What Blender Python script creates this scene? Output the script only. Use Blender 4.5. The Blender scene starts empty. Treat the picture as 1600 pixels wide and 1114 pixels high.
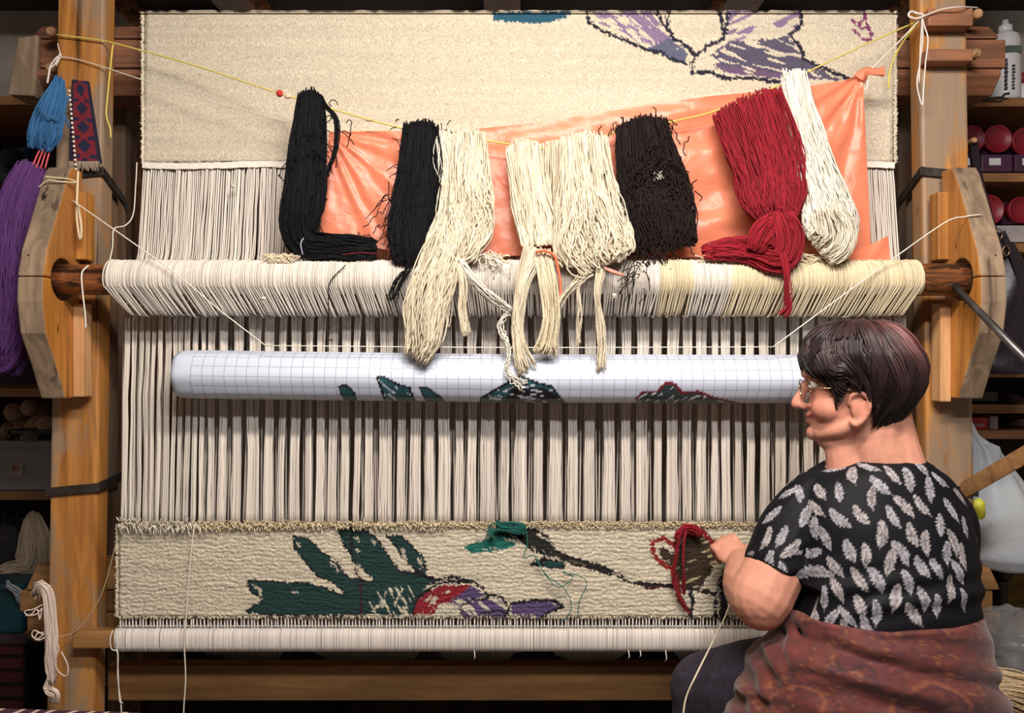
import bpy, bmesh, math, random
import numpy as np
from mathutils import Vector, Matrix

random.seed(7)
RNG = np.random.default_rng(7)
SC = bpy.context.scene
COL = SC.collection

# ------------------------------------------------------------------ camera, light, exposure
F = 1250.0           # focal length in pixels of the 1600 px wide frame
CZ = 1.18            # eye height
cam_d = bpy.data.cameras.new('camera')
cam_d.sensor_width = 36.0
cam_d.lens = 36.0 * F / 1600.0
cam_d.clip_start = 0.02
cam = bpy.data.objects.new('camera', cam_d)
COL.objects.link(cam)
cam.location = (0, 0, CZ)
cam.rotation_euler = (math.pi / 2, 0, 0)
SC.camera = cam

world = bpy.data.worlds.new('world')
SC.world = world
world.use_nodes = True
world.node_tree.nodes['Background'].inputs[0].default_value = (0.10, 0.10, 0.12, 1)
world.node_tree.nodes['Background'].inputs[1].default_value = 1.0

def area(name, loc, sx, sy, power, color, rot=(0, 0, 0)):
    l = bpy.data.lights.new(name, 'AREA')
    l.shape = 'RECTANGLE'; l.size = sx; l.size_y = sy
    l.energy = power; l.color = color
    o = bpy.data.objects.new(name, l)
    o.location = loc; o.rotation_euler = rot
    COL.objects.link(o)
    return o
area("lamp_light", (0.15, 0.72, 2.40), 1.25, 0.14, 33, (1.0, 0.905, 0.80), (math.radians(28), 0, 0))
area("cool_fill_light", (0.35, -0.25, 2.44), 0.9, 0.14, 24, (0.97, 0.96, 0.97), (math.radians(35), 0, 0))  # unseen fill lamp, added behind the camera for more frontal light

vs = SC.view_settings
vs.view_transform = 'Standard'
vs.look = 'None'
vs.gamma = 1.0
vs.use_curve_mapping = False
vs.exposure = 0.55

# ------------------------------------------------------------------ helpers
def P(x, y, d):
    """picture position (1600x1114 frame) at depth d -> place in the room"""
    x = np.asarray(x, float); y = np.asarray(y, float); d = np.asarray(d, float)
    x, y, d = np.broadcast_arrays(x, y, d)
    return np.stack([(x - 800) * d / F, d, CZ - (y - 557) * d / F], -1)

def proj(v):
    v = np.asarray(v)
    return 800 + v[..., 0] * F / v[..., 1], 557 - (v[..., 2] - CZ) * F / v[..., 1]

def lin(c):
    c = np.asarray(c, float) / 255.0
    return np.where(c <= 0.04045, c / 12.92, ((c + 0.055) / 1.055) ** 2.4)

def hash2(ix, iy, seed):
    n = (ix.astype(np.int64) * 374761393 + iy.astype(np.int64) * 668265263 + seed * 1442695041) & 0x7fffffff
    n = ((n ^ (n >> 13)) * 1274126177) & 0x7fffffff
    return ((n ^ (n >> 16)) & 0xffff) / 65535.0

def vnoise(x, y, seed=0):
    x = np.asarray(x, float); y = np.asarray(y, float)
    x, y = np.broadcast_arrays(x, y)
    ix = np.floor(x); iy = np.floor(y)
    fx = x - ix; fy = y - iy
    fx = fx * fx * (3 - 2 * fx); fy = fy * fy * (3 - 2 * fy)
    a = hash2(ix, iy, seed); b = hash2(ix + 1, iy, seed)
    c = hash2(ix, iy + 1, seed); e = hash2(ix + 1, iy + 1, seed)
    return (a * (1 - fx) + b * fx) * (1 - fy) + (c * (1 - fx) + e * fx) * fy

def fbm(x, y, seed=0, o=3):
    s = 0; a = 0.5; t = 0
    for k in range(o):
        s = s + a * vnoise(np.asarray(x) * 2 ** k, np.asarray(y) * 2 ** k, seed + k); t += a; a *= 0.5
    return s / t

ORG = {}
def org(o):
    return ORG[o.name]

def props(o, label=None, cat=None, group=None, kind=None):
    if label: o['label'] = label
    if cat: o['category'] = cat
    if group: o['group'] = group
    if kind: o['kind'] = kind
    return o

def thing(name, label, cat, loc, group=None):
    o = bpy.data.objects.new(name, None)
    COL.objects.link(o)
    o.empty_display_size = 0.05
    o.location = Vector([float(k) for k in loc])
    ORG[o.name] = np.array([float(k) for k in loc])
    return props(o, label, cat, group)

class MB:
    def __init__(s):
        s.v = []; s.loops = []; s.cnt = []; s.c = []; s.n = 0; s.uv = None
    def add(s, v, faces, col=(0.8, 0.8, 0.8)):
        v = np.asarray(v, float).reshape(-1, 3)
        if isinstance(faces, np.ndarray):
            s.loops.append((faces + s.n).ravel()); s.cnt.append(np.full(len(faces), faces.shape[1]))
        else:
            s.loops.append(np.concatenate([np.asarray(f) for f in faces]) + s.n)
            s.cnt.append(np.array([len(f) for f in faces]))
        col = np.asarray(col, float)
        s.c.append(np.broadcast_to(col, (len(v), 3)))
        s.v.append(v); s.n += len(v)
        return s
    def mesh(s, name, o=np.zeros(3)):
        v = np.concatenate(s.v) - o
        lo = np.concatenate(s.loops).astype(np.int32); ct = np.concatenate(s.cnt).astype(np.int32)
        me = bpy.data.meshes.new(name)
        me.vertices.add(len(v)); me.vertices.foreach_set('co', v.astype(np.float32).ravel())
        me.loops.add(len(lo)); me.loops.foreach_set('vertex_index', lo)
        st = np.concatenate([[0], np.cumsum(ct)[:-1]]).astype(np.int32)
        me.polygons.add(len(ct)); me.polygons.foreach_set('loop_start', st)
        me.update(calc_edges=True); me.validate()
        c = np.concatenate(s.c)
        at = me.color_attributes.new('Col', 'FLOAT_COLOR', 'POINT')
        at.data.foreach_set('color', np.concatenate([c, np.ones((len(c), 1))], 1).astype(np.float32).ravel())
        return me
    def build(s, name, mat, parent=None, label=None, cat=None, group=None, kind=None, smooth=True, base=None):
        v = np.concatenate(s.v)
        if parent is not None:
            o0 = org(parent)
        else:
            lo = v.min(0); hi = v.max(0)
            o0 = np.array([(lo[0] + hi[0]) / 2, (lo[1] + hi[1]) / 2, lo[2]]) if base is None else np.asarray(base, float)
        me = s.mesh(name, o0)
        me.polygons.foreach_set('use_smooth', np.full(len(me.polygons), smooth))
        me.materials.append(mat)
        o = bpy.data.objects.new(name, me)
        COL.objects.link(o)
        if parent is not None:
            o.parent = parent
        else:
            o.location = Vector([float(k) for k in o0])
        ORG[o.name] = o0
        return props(o, label, cat, group, kind)

def tubes(mb, paths, r, sides=4, col=(0.8, 0.8, 0.8), ref=(0, 1, 0), caps=True):
    """paths (K,N,3); r scalar, (K,) or (K,N); col (3,), (K,3) or (K,N,3)"""
    p = np.asarray(paths, float)
    if p.ndim == 2: p = p[None]
    K, N, _ = p.shape
    t = np.gradient(p, axis=1)
    t /= np.linalg.norm(t, axis=2, keepdims=True) + 1e-9
    rf = np.broadcast_to(np.asarray(ref, float), t.shape)
    a = np.cross(t, rf)
    ln = np.linalg.norm(a, axis=2, keepdims=True)
    a2 = np.cross(t, np.broadcast_to(np.array([0.31, 0.2, 0.93]), t.shape))
    a = np.where(ln < 0.08, a2, a)
    a /= np.linalg.norm(a, axis=2, keepdims=True) + 1e-9
    b = np.cross(t, a)
    r = np.asarray(r, float)
    if r.ndim == 0: r = np.full((K, N), r)
    elif r.ndim == 1: r = np.repeat(r[:, None], N, 1)
    an = np.arange(sides) * 2 * math.pi / sides
    ring = a[:, :, None, :] * np.cos(an)[None, None, :, None] + b[:, :, None, :] * np.sin(an)[None, None, :, None]
    v = p[:, :, None, :] + ring * r[:, :, None, None]
    k = np.arange(K)[:, None, None] * N * sides
    i = np.arange(N - 1)[None, :, None] * sides
    j = np.arange(sides)[None, None, :]
    jn = (j + 1) % sides
    q = np.stack(np.broadcast_arrays(k + i + j, k + i + jn, k + i + sides + jn, k + i + sides + j), -1).reshape(-1, 4)
    col = np.asarray(col, float)
    if col.ndim == 1: c = np.broadcast_to(col, (K * N * sides, 3))
    elif col.ndim == 2: c = np.repeat(col, N * sides, 0)
    else: c = np.repeat(col.reshape(-1, 3), sides, 0)
    mb.add(v.reshape(-1, 3), q, c)
    if caps and sides >= 3:
        base = mb.n - K * N * sides
        kk = np.arange(K)[:, None] * N * sides
        c0 = kk + np.arange(sides)[None, ::-1]; c1 = kk + (N - 1) * sides + np.arange(sides)[None, :]
        mb.loops.append((np.concatenate([c0, c1]) + base).ravel()); mb.cnt.append(np.full(2 * K, sides))
    return mb

def spline(pts, n):
    """Catmull-Rom through pts (M,D), n samples evenly along length"""
    p = np.asarray(pts, float)
    if len(p) == 2:
        t = np.linspace(0, 1, n)[:, None]; return p[0] * (1 - t) + p[1] * t
    q = np.vstack([2 * p[0] - p[1], p, 2 * p[-1] - p[-2]])
    out = []
    for i in range(1, len(q) - 2):
        t = np.linspace(0, 1, 24, endpoint=False)[:, None]
        a, b, c, e = q[i - 1], q[i], q[i + 1], q[i + 2]
        out.append(0.5 * (2 * b + (c - a) * t + (2 * a - 5 * b + 4 * c - e) * t ** 2 + (3 * b - a - 3 * c + e) * t ** 3))
    out.append(p[-1:]); s = np.vstack(out)
    L = np.concatenate([[0], np.cumsum(np.linalg.norm(np.diff(s[:, :2], axis=0), axis=1) + 1e-6)]); L /= L[-1]
    u = np.linspace(0, 1, n)
    return np.stack([np.interp(u, L, s[:, k]) for k in range(s.shape[1])], 1)

def PS(pts, n):
    s = spline(pts, n); return P(s[:, 0], s[:, 1], s[:, 2])

def bm_out(bm, mb, col):
    bmesh.ops.recalc_face_normals(bm, faces=bm.faces)
    bm.verts.index_update()
    mb.add(np.array([v.co[:] for v in bm.verts]), [[v.index for v in f.verts] for f in bm.faces], col); bm.free()

def hexa(mb, c, bev=0.004, col=(0.5, 0.5, 0.5), seg=2, cuts=0, jit=0.0):
    """8 corners: 4 front (tl,tr,br,bl) then 4 back"""
    bm = bmesh.new()
    vs_ = [bm.verts.new([float(k) for k in p]) for p in c]
    for f in ((0, 1, 2, 3), (7, 6, 5, 4), (0, 4, 5, 1), (1, 5, 6, 2), (2, 6, 7, 3), (3, 7, 4, 0)):
        bm.faces.new([vs_[i] for i in f])
    if bev: bmesh.ops.bevel(bm, geom=bm.edges[:], offset=bev, segments=seg, affect='EDGES', profile=0.6)
    if cuts:
        bmesh.ops.subdivide_edges(bm, edges=bm.edges[:], cuts=cuts, use_grid_fill=True)
        for v in bm.verts:
            v.co += Vector([random.uniform(-jit, jit) for _ in range(3)])
    bm_out(bm, mb, col); return mb

def box(mb, lo, hi, bev=0.004, col=(0.5, 0.5, 0.5), seg=2):
    (x0, y0, z0), (x1, y1, z1) = lo, hi
    return hexa(mb, [(x0, y0, z1), (x1, y0, z1), (x1, y0, z0), (x0, y0, z0), (x0, y1, z1), (x1, y1, z1), (x1, y1, z0), (x0, y1, z0)], bev, col, seg)

def pbox(mb, x0, x1, y0, y1, d0, d1, bev=0.004, col=(0.5, 0.5, 0.5)):
    a = P(x0, y0, d0); b = P(x1, y1, d0)
    return box(mb, (a[0], d0, b[2]), (b[0], d1, a[2]), bev, col)

def prism(mb, poly, axis, a, b, bev=0.004, col=(0.5, 0.5, 0.5), seg=2):
    """poly in the plane across axis; axis 'x': (y,z), 'y': (x,z), 'z': (x,y)"""
    def put(p, t):
        return {'x': (t, p[0], p[1]), 'y': (p[0], t, p[1]), 'z': (p[0], p[1], t)}[axis]
    bm = bmesh.new(); n = len(poly)
    v0 = [bm.verts.new(put(p, a)) for p in poly]; v1 = [bm.verts.new(put(p, b)) for p in poly]
    bm.faces.new(v0); bm.faces.new(v1[::-1])
    for i in range(n): bm.faces.new((v0[i], v1[i], v1[(i + 1) % n], v0[(i + 1) % n]))
    bmesh.ops.recalc_face_normals(bm, faces=bm.faces)
    if bev:
        es = [e for e in bm.edges if len(e.link_faces) == 2 and e.calc_face_angle(0) > 0.6]
        bmesh.ops.bevel(bm, geom=es, offset=bev, segments=seg, affect='EDGES', profile=0.6)
    bm_out(bm, mb, col); return mb

def ellipsoid(mb, c, r, rot=None, col=(0.5, 0.5, 0.5), nu=20, nv=12):
    th = np.linspace(0, math.pi, nv + 1)[1:-1]; ph = np.arange(nu) * 2 * math.pi / nu
    T, H = np.meshgrid(th, ph, indexing='ij')
    v = np.stack([np.sin(T) * np.cos(H), np.sin(T) * np.sin(H), np.cos(T)], -1).reshape(-1, 3)
    v = np.vstack([v, [[0, 0, 1], [0, 0, -1]]]) * np.asarray(r, float)
    if rot is not None: v = v @ np.asarray(rot).T
    f = []
    m = nv - 1
    for i in range(m - 1):
        for j in range(nu):
            f.append((i * nu + j, (i + 1) * nu + j, (i + 1) * nu + (j + 1) % nu, i * nu + (j + 1) % nu))
    for j in range(nu):
        f.append((m * nu, j, (j + 1) % nu)); f.append((m * nu + 1, (m - 1) * nu + (j + 1) % nu, (m - 1) * nu + j))
    mb.add(v + np.asarray(c, float), f, col); return mb

def capsule(mb, pts, rad, n=10, col=(0.5, 0.5, 0.5), sides=16):
    """limb: smooth chain of points with radii, round ends"""
    q = spline(np.column_stack([np.asarray(pts, float), rad]), n * (len(pts) - 1) + 1)
    p = q[:, :3]; r = q[:, 3]
    e = np.sin(np.linspace(0, math.pi / 2, 5))[1:]
    t0 = p[0] - p[1]; t0 /= np.linalg.norm(t0); t1 = p[-1] - p[-2]; t1 /= np.linalg.norm(t1)
    ang = np.linspace(math.pi / 2 * 0.97, 0, 5)[:-1]
    pa = np.array([p[0] + t0 * r[0] * math.sin(a) for a in ang]); ra = np.array([r[0] * math.cos(a) for a in ang])
    pb = np.array([p[-1] + t1 * r[-1] * math.sin(a) for a in ang[::-1]]); rb = np.array([r[-1] * math.cos(a) for a in ang[::-1]])
    tubes(mb, np.vstack([pa, p, pb])[None], np.concatenate([ra, r, rb])[None], sides, col, ref=(0.13, 0.9, 0.41)); return mb

def loft(mb, rings, col=(0.5, 0.5, 0.5)):
    """rings (M,K,3) closed rings with caps"""
    R = np.asarray(rings, float); M, K, _ = R.shape
    f = []
    for i in range(M - 1):
        for j in range(K):
            f.append((i * K + j, i * K + (j + 1) % K, (i + 1) * K + (j + 1) % K, (i + 1) * K + j))
    f.append(tuple(range(K))[::-1]); f.append(tuple((M - 1) * K + j for j in range(K)))
    mb.add(R.reshape(-1, 3), f, col); return mb

def grid(mb, V, col=(0.5, 0.5, 0.5)):
    """V (R,C,3) open sheet"""
    R, C, _ = V.shape
    i = np.arange(R - 1)[:, None] * C; j = np.arange(C - 1)[None, :]
    a = i + j
    q = np.stack([a, a + C, a + C + 1, a + 1], -1).reshape(-1, 4)
    c = np.asarray(col, float)
    mb.add(V.reshape(-1, 3), q, c.reshape(-1, 3) if c.ndim == 3 else c); return mb

def inpoly(x, y, poly):
    x = np.asarray(x); y = np.asarray(y); r = np.zeros(x.shape, bool)
    n = len(poly)
    for i in range(n):
        x0, y0 = poly[i]; x1, y1 = poly[(i + 1) % n]
        if y0 == y1: continue
        c = ((y0 > y) != (y1 > y)) & (x < (x1 - x0) * (y - y0) / (y1 - y0) + x0)
        r ^= c
    return r

def online(x, y, pl, w):
    r = np.full(x.shape, 1e9)
    for i in range(len(pl) - 1):
        a = np.array(pl[i], float); b = np.array(pl[i + 1], float); e = b - a
        t = np.clip(((x - a[0]) * e[0] + (y - a[1]) * e[1]) / (e @ e + 1e-9), 0, 1)
        r = np.minimum(r, np.hypot(x - a[0] - t * e[0], y - a[1] - t * e[1]))
    return r < w

def voxel(mb, size, smooth=4, fac=0.5):
    """weld overlapping solids into one continuous surface; returns vertices, faces"""
    me = mb.mesh('weld'); o = bpy.data.objects.new('weld', me); COL.objects.link(o)
    m = o.modifiers.new('r', 'REMESH'); m.mode = 'VOXEL'; m.voxel_size = size
    s = o.modifiers.new('s', 'SMOOTH'); s.factor = fac; s.iterations = smooth
    dg = bpy.context.evaluated_depsgraph_get(); dg.update()
    e = bpy.data.meshes.new_from_object(o.evaluated_get(dg))
    v = np.empty(len(e.vertices) * 3, np.float32); e.vertices.foreach_get('co', v)
    no = np.empty(len(e.vertices) * 3, np.float32); e.vertices.foreach_get('normal', no)
    nl = len(e.loops); lo = np.empty(nl, np.int32); e.loops.foreach_get('vertex_index', lo)
    ct = np.empty(len(e.polygons), np.int32); e.polygons.foreach_get('loop_total', ct)
    bpy.data.objects.remove(o); bpy.data.meshes.remove(e); bpy.data.meshes.remove(me)
    return v.reshape(-1, 3).astype(float), no.reshape(-1, 3).astype(float), lo, ct

def add_raw(mb, v, lo, ct, col):
    mb.v.append(v); mb.loops.append(lo + mb.n); mb.cnt.append(ct); mb.c.append(np.broadcast_to(np.asarray(col, float), v.shape)); mb.n += len(v)

# ------------------------------------------------------------------ materials
def newmat(name):
    m = bpy.data.materials.new(name); m.use_nodes = True
    nt = m.node_tree; b = nt.nodes['Principled BSDF']
    return m, nt, b

def N(nt, t, **k):
    n = nt.nodes.new(t)
    for a, v in k.items():
        if a.startswith('i_'):
            key = a[2:].replace('_', ' ')
            n.inputs[key].default_value = v
        else: setattr(n, a, v)
    return n

def rgba(c): return tuple(float(k) for k in lin(c)) + (1,)

def ramp(nt, stops, interp='LINEAR'):
    r = nt.nodes.new('ShaderNodeValToRGB'); e = r.color_ramp; e.interpolation = interp
    while len(e.elements) < len(stops): e.elements.new(0.5)
    for el, (p, c) in zip(e.elements, stops): el.position = p; el.color = rgba(c)
    return r

def mixc(nt, fac, a, b, mode='MIX'):
    m = nt.nodes.new('ShaderNodeMix'); m.data_type = 'RGBA'; m.blend_type = mode
    for sock, val in ((m.inputs[0], fac), (m.inputs[6], a), (m.inputs[7], b)):
        if hasattr(val, 'is_output') or isinstance(val, bpy.types.NodeSocket): nt.links.new(val, sock)
        else: sock.default_value = val
    return m.outputs[2]

def wood(name, dark, light, stain, axis='z', rough=0.55, stain_amt=0.5, scale=1.0, coat=0.0, crack=0.6, sscale=1.0):
    m, nt, b = newmat(name); L = nt.links.new
    tc = N(nt, 'ShaderNodeTexCoord'); mp = N(nt, 'ShaderNodeMapping')
    s = {'x': (1.2, 22, 22), 'y': (22, 1.2, 22), 'z': (22, 22, 1.2)}[axis]
    mp.inputs['Scale'].default_value = tuple(k * scale for k in s)
    L(tc.outputs['Object'], mp.inputs['Vector'])
    n1 = N(nt, 'ShaderNodeTexNoise', i_Scale=1.6, i_Detail=7.0, i_Roughness=0.62, i_Distortion=0.9)
    L(mp.outputs[0], n1.inputs['Vector'])
    r1 = ramp(nt, [(0.30, dark), (0.62, light)]); L(n1.outputs[0], r1.inputs[0])
    mp2 = N(nt, 'ShaderNodeMapping'); s2 = {'x': (1.5, 5, 5), 'y': (5, 1.5, 5), 'z': (5, 5, 1.5)}[axis]
    mp2.inputs['Scale'].default_value = tuple(k * sscale for k in s2); L(tc.outputs['Object'], mp2.inputs['Vector'])
    n2 = N(nt, 'ShaderNodeTexNoise', i_Scale=1.5, i_Detail=6.0, i_Roughness=0.7, i_Distortion=0.4); L(mp2.outputs[0], n2.inputs['Vector'])
    r2 = ramp(nt, [(0.46, (0, 0, 0)), (0.57, (255, 255, 255))]); L(n2.outputs[0], r2.inputs[0])
    mm = N(nt, 'ShaderNodeMath', operation='MULTIPLY'); mm.inputs[1].default_value = stain_amt; L(r2.outputs[0], mm.inputs[0])
    c = mixc(nt, mm.outputs[0], r1.outputs[0], rgba(stain))
    # scattered dark knots and nicks
    n3 = N(nt, 'ShaderNodeTexVoronoi', i_Scale=9.0); mp3 = N(nt, 'ShaderNodeMapping')
    mp3.inputs['Scale'].default_value = {'x': (0.5, 1.6, 1.6), 'y': (1.6, 0.5, 1.6), 'z': (1.6, 1.6, 0.5)}[axis]
    L(tc.outputs['Object'], mp3.inputs['Vector']); L(mp3.outputs[0], n3.inputs['Vector'])
    r3 = ramp(nt, [(0.03, (60, 45, 35)), (0.075, (255, 255, 255))]); L(n3.outputs['Distance'], r3.inputs[0])
    c = mixc(nt, 0.75, c, r3.outputs[0], 'MULTIPLY')
    # long drying cracks and darker growth lines
    mp4 = N(nt, 'ShaderNodeMapping'); mp4.inputs['Scale'].default_value = {'x': (0.7, 26, 26), 'y': (26, 0.7, 26), 'z': (26, 26, 0.7)}[axis]
    L(tc.outputs['Object'], mp4.inputs['Vector'])
    n4 = N(nt, 'ShaderNodeTexNoise', i_Scale=1.0, i_Detail=3.0, i_Roughness=0.5, i_Distortion=0.5); L(mp4.outputs[0], n4.inputs['Vector'])
    r4 = ramp(nt, [(0.30, (70, 50, 38)), (0.37, (255, 255, 255))]); L(n4.outputs[0], r4.inputs[0])
    c = mixc(nt, crack, c, r4.outputs[0], 'MULTIPLY')
    L(c, b.inputs['Base Color'])
    b.inputs['Roughness'].default_value = rough
    b.inputs['Coat Weight'].default_value = coat
    bp = N(nt, 'ShaderNodeBump'); bp.inputs['Strength'].default_value = 0.35; bp.inputs['Distance'].default_value = 0.004
    L(n1.outputs[0], bp.inputs['Height']); L(bp.outputs[0], b.inputs['Normal'])
    return m

def colmat(name, rough=0.85, sheen=0.0, bump=0.0, bscale=300.0, var=0.0, vscale=40.0, sss=0.0, metal=0.0, spec=0.5):
    """colour from the mesh's own colour attribute (yarn, pile, print)"""
    m, nt, b = newmat(name); L = nt.links.new
    a = N(nt, 'ShaderNodeAttribute', attribute_name='Col'); c = a.outputs['Color']
    tc = N(nt, 'ShaderNodeTexCoord')
    if var:
        n = N(nt, 'ShaderNodeTexNoise', i_Scale=vscale, i_Detail=4.0, i_Roughness=0.65); L(tc.outputs['Object'], n.inputs['Vector'])
        lo = int(255 * (1 - var)); r = ramp(nt, [(0.3, (lo, lo, lo)), (0.7, (255, 255, 255))]); L(n.outputs[0], r.inputs[0])
        c = mixc(nt, 1.0, c, r.outputs[0], 'MULTIPLY')
    L(c, b.inputs['Base Color']); b.inputs['Roughness'].default_value = rough
    b.inputs['Sheen Weight'].default_value = sheen; b.inputs['Metallic'].default_value = metal
    b.inputs['Specular IOR Level'].default_value = spec
    if sss:
        b.inputs['Subsurface Weight'].default_value = sss; b.inputs['Subsurface Radius'].default_value = (0.012, 0.005, 0.003)
        b.inputs['Subsurface Scale'].default_value = 0.6
    if bump:
        n = N(nt, 'ShaderNodeTexNoise', i_Scale=bscale, i_Detail=3.0); L(tc.outputs['Object'], n.inputs['Vector'])
        bp = N(nt, 'ShaderNodeBump'); bp.inputs['Strength'].default_value = bump; bp.inputs['Distance'].default_value = 0.002
        L(n.outputs[0], bp.inputs['Height']); L(bp.outputs[0], b.inputs['Normal'])
    return m

def plain(name, c, rough=0.6, metal=0.0, var=0.25, vscale=8.0, bump=0.15, spec=0.5, trans=0.0, alpha=1.0):
    m, nt, b = newmat(name); L = nt.links.new
    tc = N(nt, 'ShaderNodeTexCoord')
    n = N(nt, 'ShaderNodeTexNoise', i_Scale=vscale, i_Detail=5.0, i_Roughness=0.6); L(tc.outputs['Object'], n.inputs['Vector'])
    c = np.array(c, float)
    r = ramp(nt, [(0.3, c * (1 - var)), (0.7, np.minimum(c * (1 + var * 0.4), 255))]); L(n.outputs[0], r.inputs[0])
    L(r.outputs[0], b.inputs['Base Color'])
    b.inputs['Roughness'].default_value = rough; b.inputs['Metallic'].default_value = metal
    b.inputs['Specular IOR Level'].default_value = spec
    b.inputs['Transmission Weight'].default_value = trans; b.inputs['Alpha'].default_value = alpha
    if bump:
        bp = N(nt, 'ShaderNodeBump'); bp.inputs['Strength'].default_value = bump; bp.inputs['Distance'].default_value = 0.004
        L(n.outputs[0], bp.inputs['Height']); L(bp.outputs[0], b.inputs['Normal'])
    return m

def film(name, c, mixf=0.35, rough=0.3, trans=0.0):
    """thin plastic film: glossy diffuse + light passing through"""
    m, nt, b = newmat(name); L = nt.links.new
    b.inputs['Base Color'].default_value = rgba(c); b.inputs['Roughness'].default_value = rough
    tr = N(nt, 'ShaderNodeBsdfTranslucent'); tr.inputs[0].default_value = rgba(c)
    tp = N(nt, 'ShaderNodeBsdfTransparent'); tp.inputs[0].default_value = rgba(np.minimum(np.array(c, float) * 0.4 + 150, 255))
    m1 = N(nt, 'ShaderNodeMixShader'); m1.inputs[0].default_value = mixf
    m2 = N(nt, 'ShaderNodeMixShader'); m2.inputs[0].default_value = trans
    out = nt.nodes['Material Output']
    L(b.outputs[0], m1.inputs[1]); L(tr.outputs[0], m1.inputs[2]); L(m1.outputs[0], m2.inputs[1]); L(tp.outputs[0], m2.inputs[2])
    L(m2.outputs[0], out.inputs[0])
    tc = N(nt, 'ShaderNodeTexCoord'); n = N(nt, 'ShaderNodeTexNoise', i_Scale=14.0, i_Detail=6.0, i_Distortion=1.2)
    L(tc.outputs['Object'], n.inputs['Vector'])
    bp = N(nt, 'ShaderNodeBump'); bp.inputs['Strength'].default_value = 0.5; bp.inputs['Distance'].default_value = 0.006
    L(n.outputs[0], bp.inputs['Height']); L(bp.outputs[0], b.inputs['Normal'])
    return m

M = {}
M['yarn'] = colmat('yarn_fibre', 0.9, 0.0, 0.6, 700)
M['black_yarn'] = colmat('black_yarn_fibre', 0.75, 0.0, 0.5, 700, spec=0.2)
M['pile'] = colmat('wool_pile', 0.95, 0.0, 0.8, 420, var=0.28, vscale=260)
M['warp'] = colmat('warp_cotton', 0.85, 0.1, 0.3, 900)
M['skin'] = colmat('skin', 0.55, 0.0, 0.12, 500, var=0.08, vscale=60, sss=0.10, spec=.3)
M['hair'] = colmat('hair_fibre', 0.46, 0.0, 0.0, spec=0.45)
M['shirt'] = colmat('printed_shirt_cloth', 0.65, 0.0, 0.12, 500, spec=0.2)
M['print'] = colmat('printed_paper', 0.5)
M['post'] = wood('post_wood', (138, 84, 36), (196, 134, 66), (146, 126, 106), 'z', 0.5, 0.9, crack=.8)
M['postdark'] = wood('rear_post_wood', (88, 62, 44), (132, 100, 74), (104, 92, 80), 'z', 0.7, 0.7)
M['varnish'] = wood('varnished_wood', (150, 88, 30), (205, 138, 62), (125, 92, 60), 'z', 0.35, 0.35, coat=0.25)
M['greywood'] = wood('weathered_wood', (120, 98, 78), (165, 140, 114), (92, 76, 62), 'z', 0.8, 0.5)
M['pale'] = wood('fresh_pine', (188, 132, 84), (222, 170, 120), (160, 108, 66), 'z', 0.55, 0.35)
M['beam'] = wood('beam_wood', (112, 68, 46), (160, 106, 74), (92, 66, 52), 'x', 0.65, 0.5)
M['rail'] = wood('rail_wood', (128, 88, 50), (170, 124, 76), (112, 80, 50), 'x', 0.5, 0.4)
M['log'] = wood('log_wood', (48, 28, 18), (150, 88, 46), (30, 22, 20), 'x', 0.4, 0.95, coat=0.15, crack=.9, sscale=4.5)
M['shelf'] = wood('shelf_wood', (120, 80, 46), (158, 110, 66), (96, 66, 42), 'x', 0.6, 0.4)
M['peg'] = wood('peg_wood', (150, 105, 70), (196, 150, 110), (120, 84, 60), 'y', 0.6, 0.3)
M['iron'] = plain('strap_iron', (70, 62, 58), 0.55, 0.6, 0.4, 30, 0.3)
M['steel'] = plain('lever_steel', (105, 100, 100), 0.4, 0.8, 0.3, 20, 0.1)

# ------------------------------------------------------------------ the room
M['wall'] = plain('dim_plaster', (186, 176, 166), 0.9, 0, 0.2, 3, 0.3)
M['ceil'] = plain('dark_ceiling_boards', (58, 50, 54), 0.8, 0, 0.35, 5, 0.3)
M['floor'] = plain('floor_concrete', (84, 74, 66), 0.85, 0, 0.35, 4, 0.3)
def shell(name, lo, hi, m):
    b = MB(); box(b, lo, hi, 0); return b.build(name, m, kind='structure', smooth=False)
shell('floor', (-2.3, -1.6, -0.1), (2.3, 3.2, 0.0), M['floor'])
shell('ceiling', (-2.3, -1.6, 2.52), (2.3, 3.2, 2.62), M['ceil'])
shell('wall_back', (-2.3, 3.1, 0.0), (2.3, 3.2, 2.52), M['wall'])
shell('wall_left', (-2.4, -1.6, 0.0), (-2.3, 3.2, 2.52), M['wall'])
shell('wall_right', (2.3, -1.6, 0.0), (2.4, 3.2, 2.52), M['wall'])
shell('wall_front', (-2.3, -1.7, 0.0), (2.3, -1.6, 2.52), M['wall'])
for i, x in enumerate((-1.55, -1.05, -0.1, 0.75, 1.45)):
    b = MB(); box(b, (x, 2.35, 2.42), (x + 0.13, 3.1, 2.52), 0.006)
    b.build('trim_%d' % (i + 1), M['log'], kind='structure', smooth=False)

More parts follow.
